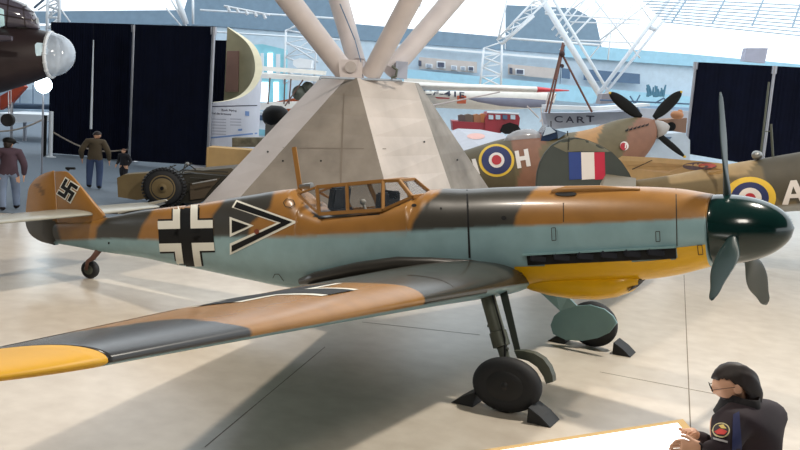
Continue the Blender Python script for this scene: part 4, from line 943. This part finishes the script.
for i, (x, y, w, cl) in enumerate(((463, 118.5, 4.5, (96, 84, 84)), (470, 118, 5, (110, 96, 88)), (478, 118, 4.5, (170, 122, 90)), (484, 117.5, 3.5, (196, 130, 84)))):
    o = slab('cargo_barrel', [(x-w, y-3), (x-w*.3, y-4), (x+w*.6, y-3), (x+w*.7, y+5), (x-w*.9, y+5)], Dt+.2, .6, mat('barrel_%d' % i, cl, .7)); tag(o, ('dark', 'grey-brown', 'tan', 'orange tan')[i]+' barrel standing in the bed of the red truck', 'barrel', 'barrels in the truck bed')
sw = thing('silver_wing', 'silver fabric wing with faded red roundel left of the yellow ringed roundel', 'wing', ground(470, 165))
b = MB(); P = [(448, 132, 33), (458, 128.5, 33.6), (480, 129.5, 33.4), (504, 134, 32.6), (506, 138, 31), (480, 146, 30), (458, 152, 30), (447, 150, 31)]; b.prism([at(*p) for p in P], V((0, 0, -.1))); s_ = b.build('wing_panel', mat('silver_dope', (168, 170, 180), .4, .1), sw); TS = bvh(s_)
decal('faded_roundel', [ring_poly(476, 136.5, 9, 3)], TS, mat('faded_red', (214, 160, 148), .5), sw, .01)
lt = thing('lettered_aircraft', 'pale grey aeroplane with dark letters CART behind the cockpit of the far fighter', 'aircraft', ground(590, 170))
cx_ = slab('fuselage', [(545, 113), (575, 113), (640, 111), (640, 126), (600, 124), (548, 130)], 36, 1, mat('pale_grey_paint', (160, 166, 180), .5), lt); TC = bvh(cx_)
for ch, x, y in (('C', 558.5, 119.2), ('A', 569.8, 119.6), ('R', 580.8, 119.8), ('T', 590.2, 119)): textdecal('lettering', ch, (x, y), (8.2, .4), (0, -6.4), TC, m_ink, lt, .02)
slab('wing', [(546, 105), (600, 107), (650, 103.5), (650, 106), (600, 110.5), (546, 109)], 35, 1.2, w_white, lt)
tp_ = thing('wooden_tripod', 'tall tripod of lashed brown wooden poles above the red wingtip', 'tripod', ground(572, 165)); m_wd = mat('brown_bark', (112, 76, 66), .8)
for q in ((563, 43, 546, 112), (564, 45, 549, 113), (561, 52, 592, 112), (563, 43, 556, 80)): b = MB(); px_tube(b, *q, 35, 34.5, 1.1, 8); b.build('tripod_pole', m_wd, tp_)
b = MB(); b.sphere(at(562, 54, 34.8), .11); b.sphere(at(562, 66, 34.8), .08); b.build('lashing', mat('dark_cord', (70, 52, 50), .9), tp_)
b = MB(); px_tube(b, 561, 66, 560, 84, 34.7, 34.7, .4); b.build('hanging_hook', w_dkblue, tp_)
# far right mid-ground
o = slab('engine_display', [(603, 94), (618, 93), (621, 103), (600, 104)], 38, 1, mat('grey_brown_box', (140, 136, 142), .7)); tag(o, 'grey trapezoid display behind the left propeller blade of the far fighter', 'display')
b = MB(); b.prism([at(x, y, 42) for x, y in ((600, 103), (612, 104), (700, 108), (700, 112), (600, 107))], HF*1.5); o = b.build('distant_wing', mat('blue_silver', (150, 178, 205), .4)); tag(o, 'long blue-silver wing between the propeller blades of the far fighter', 'wing')
b = MB(); b.prism([at(x, y, 40) for x, y in ((598, 112), (640, 108), (700, 112), (700, 122), (660, 126), (600, 126))], HF*1.5); o = b.build('distant_fuselage', mat('silver_grey', (178, 182, 192), .4)); tag(o, 'silver-grey aeroplane body behind the far fighter nose', 'aircraft')
o = slab('wooden_engine_case', [(660, 120), (687, 118), (686, 133), (659, 132)], 36, 1, mat('case_brown', (140, 108, 88), .7)); tag(o, 'brown case with a round dark port beside the far fighter spinner', 'case')
b = MB(); b.lathe(at(671, 126.5, 35.95), -HF, [(0, .17), (.05, .17), (.06, .08)], 20); b.build('round_port', m_black, o)
b = MB(); b.sphere(at(677, 115, 35.5), (.25, .2, .16)); b.sphere(at(680, 112, 35.5), .1); o = b.build('leather_cushion', mat('tan_leather', (188, 130, 90), .7), None, True); tag(o, 'tan lump on top of the brown case', 'cushion')
o = slab('pale_vehicle', [(640, 146), (652, 134), (684, 133), (690, 140), (690, 212), (640, 208)], 33, 1.5, mat('pale_blue_body', (190, 204, 218), .4)); tag(o, 'pale blue vehicle body under the far fighter propeller', 'vehicle')
slab('bonnet_gap', [(650, 137), (672, 137), (670, 139), (650, 138.6)], 32.95, .05, w_dkblue, o)
b = MB()
for i in range(14):
    x = 648+i*1.2+random.uniform(-1, 1); b.tube([at(x, 97-random.uniform(0, 2), 44), at(x+random.uniform(-3, 3), 84+random.uniform(0, 8), 44)], [.08, .04], 6)
o = b.build('plant_display', mat('blue_green_plant', (84, 130, 150), .8)); tag(o, 'blue-green spiky figures on the far balcony', 'plant')
b = MB()
for q in ((630, 96, 640, 112), (640, 95, 632, 110), (655, 103, 664, 98), (664, 98, 668, 108), (600, 100, 690, 104)): px_tube(b, *q, 37, 37, .8, 6)
o = b.build('tubular_stand', w_dkblue); tag(o, 'grey tubular frame between the raised propeller blades', 'frame')
# ------------------------------------------------ lit map table in the foreground
tb = thing('lit_panel_table', 'glowing white reading panel with wooden edge in front of the woman', 'table', ground(640, 560))
ZT = 1.0; apex = ground(683, 419, ZT); lft = ground(500, 447, ZT); rgt = ground(706, 446, ZT)
da = (lft-apex).normalized(); db = (rgt-apex).normalized(); P4 = [apex, apex+da*2.6, apex+da*2.6+db*1.3, apex+db*1.3]
b = MB(); b.prism(P4, V((0, 0, -.05))); b.build('tabletop', m_cord, tb)
inn = [apex+da*.09+db*.07, apex+da*2.5+db*.07, apex+da*2.5+db*1.22, apex+da*.09+db*1.22]
b = MB(); b.prism([p+V((0, 0, .004)) for p in inn], V((0, 0, -.02))); b.build('light_panel', mat('lit_panel', (255, 255, 252), .5, var=0, emit=1.6), tb)
for p in (P4[0]+(da+db)*.1, P4[1]-da*.15+db*.1, P4[2]-(da+db)*.1, P4[3]-db*.15+da*.1): b = MB(); b.tube([V((p.x, p.y, 0)), V((p.x, p.y, .95))], .03); b.build('leg', m_cord, tb)
# ------------------------------------------------ people
m_skin = mat('skin', (206, 160, 132), .6); m_hair = mat('dark_hair', (34, 24, 22), .6, var=.2, scale=12)
def skin_mesh(name, verts, edges, radii, levels=2, root=0):
    me = bpy.data.meshes.new(name); me.from_pydata([tuple(v) for v in verts], edges, []); o = bpy.data.objects.new(name, me); COL.objects.link(o)
    md = o.modifiers.new('s', 'SKIN'); md.use_smooth_shade = True
    sk = me.skin_vertices[0].data if me.skin_vertices else None
    if sk is None:
        bm = bmesh.new(); bm.from_mesh(me); bm.verts.layers.skin.verify(); bm.to_mesh(me); bm.free(); sk = me.skin_vertices[0].data
    for i, r in enumerate(radii): sk[i].radius = (r, r) if not hasattr(r, '__len__') else r; sk[i].use_root = (i == root)
    ms = o.modifiers.new('b', 'SUBSURF'); ms.levels = levels; ms.render_levels = levels
    dg = bpy.context.evaluated_depsgraph_get(); dg.update(); m2 = bpy.data.meshes.new_from_object(o.evaluated_get(dg)); bpy.data.objects.remove(o); bpy.data.meshes.remove(me); return m2
def head_bm(c, face, upv, s, sx=1):
    """head: skull, jaw, nose, brow, lips, ears, eyes sockets"""
    face = (face-upv*face.dot(upv)).normalized(); sd = face.cross(upv).normalized(); bm = bmesh.new()
    bmesh.ops.create_icosphere(bm, subdivisions=4, radius=1)
    for v in bm.verts:
        x, y, z = v.co  # x side, y face, z up
        X, Y, Z = x*.074, y*.095, z*.118
        if z < 0: X *= 1-.38*min(1, -z)**1.4; Y = Y*(1-.12*-z) + .012*(-z) if y > 0 else Y*(1-.35*min(1, -z))
        if y > 0: Y -= .010*(1-abs(x))*0
        g = math.exp(-((X/.011)**2+((Z+.018)/.022)**2))*(y > 0); Y += .024*g
        g = math.exp(-((X/.04)**2+((Z-.022)/.010)**2))*(y > 0); Y += .006*g
        for e in (-1, 1):
            g = math.exp(-(((X-e*.031)/.014)**2+((Z-.004)/.010)**2))*(y > 0); Y -= .012*g
        g = math.exp(-((X/.02)**2+((Z+.052)/.007)**2))*(y > 0); Y += .007*g
        v.co = V((X, Y, Z))
    R = Matrix((sd, face, upv)).transposed()
    for v in bm.verts: v.co = c+R@(v.co*s)
    return bm, R
def join_bm(me, bms):
    bm = bmesh.new(); bm.from_mesh(me)
    for q in bms:
        t = bpy.data.meshes.new('t'); q.to_mesh(t); bm.from_mesh(t); bpy.data.meshes.remove(t)
    return bm
def person(loc, facing, H, label, colours, pose=None, hairlen=0, W=1.15, skirt=None, bend=.05, jacket=True):
    """figure built in a local frame: x = right, y = forward, z = up; H standing height, W breadth"""
    f = V((math.cos(facing), math.sin(facing), 0)); r = f.cross(V((0, 0, 1))); g = V(loc); k = H/1.75
    def L(x, y, z): return g+r*(x*k)+f*(y*k)+V((0, 0, z*k))
    ps = dict(hl=(-.27, .05, .86), el=(-.27, -.05, 1.13), hr=(.27, .05, .86), er=(.27, -.05, 1.13), fl=(-.12, .1, .05), fr=(.12, -.08, .05), kl=(-.115, .06, .5), kr=(.115, 0, .5), look=(0, 1, -.15), head=(0, .06, 1.62))
    if pose: ps.update(pose)
    P = [L(0, 0, .95), L(0, .0, 1.12), L(0, bend*.5, 1.30), L(0, bend*.7, 1.43), L(0, bend, 1.52),
         L(-.17, bend*.6, 1.42), L(*ps['el']), L(*ps['hl']), L(.17, bend*.6, 1.42), L(*ps['er']), L(*ps['hr']),
         L(-.10, 0, .90), L(*ps['kl']), L(ps['fl'][0], ps['fl'][1]-.06, .09), L(ps['fl'][0], ps['fl'][1]+.1, .045), L(.10, 0, .90), L(*ps['kr']), L(ps['fr'][0], ps['fr'][1]-.06, .09), L(ps['fr'][0], ps['fr'][1]+.1, .045)]
    E_ = [(0, 1), (1, 2), (2, 3), (3, 4), (3, 5), (5, 6), (6, 7), (3, 8), (8, 9), (9, 10), (0, 11), (11, 12), (12, 13), (13, 14), (0, 15), (15, 16), (16, 17), (17, 18)]
    Rd = [(.165, .135), (.17, .13), (.185, .14), (.14, .11), .06, .095, .072, .046, .095, .072, .046, .105, .085, .065, .05, .105, .085, .065, .05]
    if not jacket: Rd = [tuple(q*.85 for q in x) if hasattr(x, '__len__') else x*.85 for x in Rd]
    Rd = [tuple(q*k for q in x) if hasattr(x, '__len__') else x*k for x in Rd]
    me = skin_mesh('b', P, E_, Rd)
    # fingers
    parts = []
    for elb, h in ((P[6], P[7]), (P[9], P[10])):
        d = (h-elb).normalized(); s = d.cross(f).normalized() if abs(d.dot(f)) < .9 else d.cross(V((0, 0, 1))).normalized(); fwd = s.cross(d) if s.cross(d).dot(f) > 0 else -s.cross(d)
        palm = h+d*.05*k
        vs = [h-d*.02*k, h+d*.035*k, palm+d*.02*k]; es = [(0, 1), (1, 2)]; rr = [.028*k, (.022*k, .034*k), (.018*k, .036*k)]
        for i in range(4):
            o_ = fwd*((i-1.5)*.019*k); ln = (.075, .085, .08, .062)[i]*k; base = len(vs)
            vs += [palm+d*.03*k+o_, palm+d*(.03*k+ln*.45)+o_*.9-V((0, 0, .012*k)), palm+d*(.03*k+ln*.62)+o_*.8-V((0, 0, .036*k))]; es += [(2, base), (base, base+1), (base+1, base+2)]; rr += [.0095*k, .009*k, .007*k]
        base = len(vs); vs += [h+d*.03*k+fwd*.035*k, h+d*.06*k+fwd*.05*k, h+d*.09*k+fwd*.052*k]; es += [(1, base), (base, base+1), (base+1, base+2)]; rr += [.012*k, .010*k, .008*k]
        hm = skin_mesh('h', vs, es, rr, 1); q = bmesh.new(); q.from_mesh(hm); parts.append(q)
    hc_ = L(*ps['head']); look = (r*ps['look'][0]+f*ps['look'][1]+V((0, 0, ps['look'][2]))).normalized(); upv = (V((0, 0, 1))-look*look.z).normalized()
    hb, R = head_bm(hc_, look, upv, k*1.0)
    nh = len(hb.verts); sd = look.cross(upv).normalized()
    for e in (-1, 1): bmesh.ops.create_uvsphere(hb, u_segments=8, v_segments=6, radius=1, matrix=Matrix.Translation(hc_+sd*e*.076*k-upv*.008*k)@(Matrix((sd, look, upv)).transposed().to_4x4())@Matrix.Diagonal((.012*k, .02*k, .032*k, 1)))
    parts.append(hb); bm = join_bm(me, parts)
    mats = [mat('cloth_%d_%d_%d' % c, c, .85, scale=6) if isinstance(c, tuple) else c for c in colours[:3]]  # jacket, trousers, shoes
    mats.append(m_skin); hz = P[0].z+.0*k; 
    for fc in bm.faces:
        c = fc.calc_center_median(); fc.smooth = True
        dh = min((c-P[7]-(P[7]-P[6]).normalized()*.01).length, (c-P[10]-(P[10]-P[9]).normalized()*.01).length)
        hand = any((c-h).dot((h-e).normalized()) > .0 and (c-h).length < .2*k for e, h in ((P[6], P[7]), (P[9], P[10])))
        if hand or c.z > P[4].z-.0*k and (c-hc_).length < .2*k: fc.material_index = 3
        elif c.z > g.z+.88*k or (c-P[6]).length < .2*k or (c-P[9]).length < .2*k or any((c-h).length < .15*k for h in (P[7], P[10])): fc.material_index = 0
        elif c.z > g.z+.10*k: fc.material_index = 1
        else: fc.material_index = 2
    for v in bm.verts: v.co += HR*((v.co-g).dot(HR)*(W-1))
    me2 = bpy.data.meshes.new('person'); bm.to_mesh(me2); bm.free()
    o = link('person', me2, mats); tag(o, label, 'person')
    # hair
    hbm = bmesh.new(); bmesh.ops.create_icosphere(hbm, subdivisions=4, radius=1); dead = []
    for v in hbm.verts:
        x, y, z = v.co; n1 = .03*math.sin(x*9+z*5)+.02*math.sin(y*17+x*8)
        keep = (z > .42-.75*(.5-y*.5)) if hairlen == 0 else (z > .36 if y > .2 else (z > -.05 if y > -.15 else z > -.8))
        if not keep: dead.append(v); continue
        X, Y, Z = x*.084*(1+n1), y*.104*(1+n1)-.004, z*.126*(1+n1*.5)+.004
        if hairlen and z < 0 and y < .45: Z = z*(.126+hairlen); X *= 1.08-.25*(-z)*(-z); Y -= .01*(-z)
        if y > .0 and abs(x) < .8 and z < .25 and not hairlen: Y *= .8
        v.co = V((X, Y, Z))
    bmesh.ops.delete(hbm, geom=dead, context='VERTS')
    for v in hbm.verts: q = hc_+R@(v.co*k); v.co = q+HR*((q-g).dot(HR)*(W-1))
    for fc in hbm.faces: fc.smooth = True
    hm = bpy.data.meshes.new('hair'); hbm.to_mesh(hm); hbm.free(); h_ = link('hair', hm, colours[3] if len(colours) > 3 else m_hair, o); so = h_.modifiers.new('t', 'SOLIDIFY'); so.thickness = .012*k; so.offset = -1
    return o, L, (hc_, look, upv, sd, k, P)
away = YAW
gm = ground(94, 189)
o, L_, inf = person((gm.x, gm.y, .012), away+.15, 1.62, 'man in an olive-brown jacket and blue jeans seen from behind, by the curtains', [(78, 68, 52), (58, 76, 112), (24, 24, 28)], dict(look=(.75, .8, -.35), head=(.03, .09, 1.61), hl=(-.3, .14, .87), el=(-.31, -.03, 1.13), hr=(.31, .12, .86), er=(.30, -.02, 1.13)), 0, 1.32)
gc = ground(123.5, 183)
o, L_, inf = person((gc.x, gc.y, .012), away-PI*.0+2.7, 1.02, 'small child in a black top standing right of the man in olive', [(26, 26, 34), (30, 30, 38), (24, 24, 28), mat('brown_hair', (110, 72, 54), .6)], dict(look=(.0, 1, .0), hl=(-.26, .12, .9), hr=(.26, .12, .9)), 0, 1.35)
gp = ground(8, 211)
o, L_, inf = person((gp.x, gp.y, .012), away+.35, 1.66, 'person in a plum jacket and pale blue jeans walking at the left edge', [(74, 56, 68), (118, 134, 160), (40, 32, 34)], dict(look=(.6, .8, -.2), fl=(-.1, -.12, .05), fr=(.16, .3, .05), kr=(.14, .2, .5), kl=(-.11, .02, .5)), .05, 1.32)
# cap on that person
c_, lk, uv, sd, k, P = inf
b = MB(); b.sphere(c_+uv*.05*k, (.105*k*1.2, .125*k, .09*k), 16, (sd, lk, uv)); b.box(c_+lk*.14*k+uv*.04*k, (.14*k, .12*k, .012), (sd, lk, uv))
def stretch0(o, g, W):
    for v in o.data.vertices: v.co += HR*((v.co-g).dot(HR)*(W-1))
stretch0(b.build('cap', m_black, o, True), gp, 1.32)
# the woman in the foreground
hd = at(735, 384, 6.1); fz_ = (-HR*.76+HF*.65).normalized(); ang = math.atan2(fz_.y, fz_.x)
base = V((hd.x, hd.y, 0)); kk_ = hd.z/1.60
bs = base-fz_*.08*kk_+HR*.05
m_jk = mat('black_maroon_cloth', (34, 22, 30), .85, var=.25, scale=5)
apx = ground(697, 437, 1.02)
rr_ = fz_.cross(V((0, 0, 1))); lkw = (-HR*.99+HF*.12).normalized()
def toL(p, k, W): d = p-bs; d = d-HR*(d.dot(HR)*(1-1/W)); return (d.dot(rr_)/k, d.dot(fz_)/k, d.z/k)
def stretch(o, g, W):
    for v in o.data.vertices: v.co += HR*((v.co-g).dot(HR)*(W-1))
    return o
Hh = kk_*1.75; Wd = 1.3
hL = at(696, 436, 6.1); o_h = toL(hL, kk_, Wd)
hR = at(700, 448, 5.85); o_h2 = toL(hR, kk_, Wd)
e1_ = toL(at(722, 452, 5.8), kk_, Wd); e2_ = toL(at(716, 452, 6.35), kk_, Wd)
wom, L_, inf = person((bs.x, bs.y, 0), ang, Hh, 'woman in glasses and dark jacket with round shoulder patch, reading at the lit panel', [m_jk, (40, 44, 62), (20, 20, 22), m_hair],
    dict(hl=o_h2 if (e1_[0] < e2_[0]) else o_h, el=e1_ if e1_[0] < e2_[0] else e2_, hr=o_h if (e1_[0] < e2_[0]) else o_h2, er=e2_ if e1_[0] < e2_[0] else e1_, head=toL(hd, kk_, Wd), look=(lkw.dot(rr_), lkw.dot(fz_), -.36)), .06, Wd, bend=.02)
c_, lk, uv, sd, k, P = inf
b = MB()
for e in (-1, 1):
    q = c_+lk*.108*k+uv*.004*k+sd*e*.034*k; b.tube([q+sd*(.024*k*math.cos(a))+uv*(.017*k*math.sin(a)) for a in [2*PI*i/16 for i in range(17)]], .0022*k, 6, False); b.tube([q+sd*e*.024*k, c_+sd*e*.09*k+lk*.01*k+uv*.01*k], .002*k, 6)
b.tube([c_+lk*.110*k+sd*.011*k, c_+lk*.110*k-sd*.011*k], .0022*k, 6); stretch(b.build('glasses', m_black, wom), bs, Wd)
# collar
b = MB(); cc = P[4]*.35+(c_-V((0, 0, .115*k)))*.65; rings = []
for j, (dz, rr) in enumerate(((-.09, .115), (-.04, .095), (.01, .083), (.05, .080), (.055, .086), (.01, .094), (-.04, .108), (-.09, .125))):
    rings.append([cc+V((0, 0, dz*k))+sd*(rr*k*1.15*math.cos(a))+fz_*(rr*k*math.sin(a)-.01) for a in [2*PI*i/28 for i in range(28)]])
b.loft(rings, False); stretch(b.build('collar', mat('black_collar', (18, 16, 20), .9), wom, True), bs, Wd)
TWm = bvh(wom)
decal('shoulder_patch', [ring_poly(721.5, 431, 8.2, 7.4, 28)], TWm, mat('patch_cream', (206, 196, 150), .7, var=0), wom, .010, 3, 'round embroidered shoulder patch')
decal('shoulder_patch', [ring_poly(721.5, 431, 6.9, 6.2, 28)], TWm, mat('patch_dark', (50, 40, 44), .7, var=0), wom, .014, 3)
decal('shoulder_patch', [[(716, 433), (720, 430), (724, 431), (727, 433), (724, 436), (718, 436)]], TWm, mat('patch_red', (188, 50, 44), .7, var=0), wom, .018, 3)
decal('shoulder_patch', [[(719, 427), (724, 426), (726, 430), (722, 430)]], TWm, mat('patch_gold', (214, 190, 110), .7, var=0), wom, .018, 3)
decal('patch_ribbon', [[(714, 438.5), (727, 441.5), (727, 443.5), (714, 440.5)]], TWm, mat('patch_grey', (150, 148, 150), .7, var=0), wom, .012, 3)
decal('blue_panel', [[(733, 415), (739, 412), (741, 452), (731, 452)]], TWm, mat('navy_panel', (26, 34, 78), .8), wom, .008, 4)
# ================================================================ LIGHT
w = bpy.data.worlds.new('world'); sc.world = w; w.use_nodes = True; nt = w.node_tree; bg = nt.nodes['Background']
bg.inputs['Color'].default_value = (.88, .95, 1, 1); bg.inputs['Strength'].default_value = 1.75
m_roof = mat('roof_lining', (70, 74, 80), .9)
b = MB(); b.box((0, -11, 15.2), (130, 42, .4)); struct(b.build('ceiling', m_roof))
b = MB(); b.box((0, -32, 7.5), (130, .4, 15)); struct(b.build('wall_front', m_roof))
def area(name, loc, target, size, power, col=(1, 1, 1), sy=None):
    l = bpy.data.lights.new(name, 'AREA'); l.energy = power; l.color = col; l.size = size
    if sy: l.shape = 'RECTANGLE'; l.size_y = sy
    o = bpy.data.objects.new(name, l); COL.objects.link(o); o.location = loc; o.rotation_euler = (V(target)-V(loc)).to_track_quat('-Z', 'Y').to_euler(); return o
area('hall_or_fill_lamp', (1.5, 3.5, 13), (-3, -1, 0), .8, 1750, (1, .93, .82))
area('hall_or_fill_lamp', (-9, -6, 13), (-4, -1, 0), 1.0, 1100, (1, .9, .78))
area('hall_or_fill_lamp', (3, -14, 12), (-3, -1, 1), 3, 650, (1, .92, .82))  # unseen front fill, added to brighten the near side
vs = sc.view_settings; vs.view_transform = 'Standard'; vs.look = 'None'; vs.gamma = 1; vs.use_curve_mapping = False; vs.exposure = 0
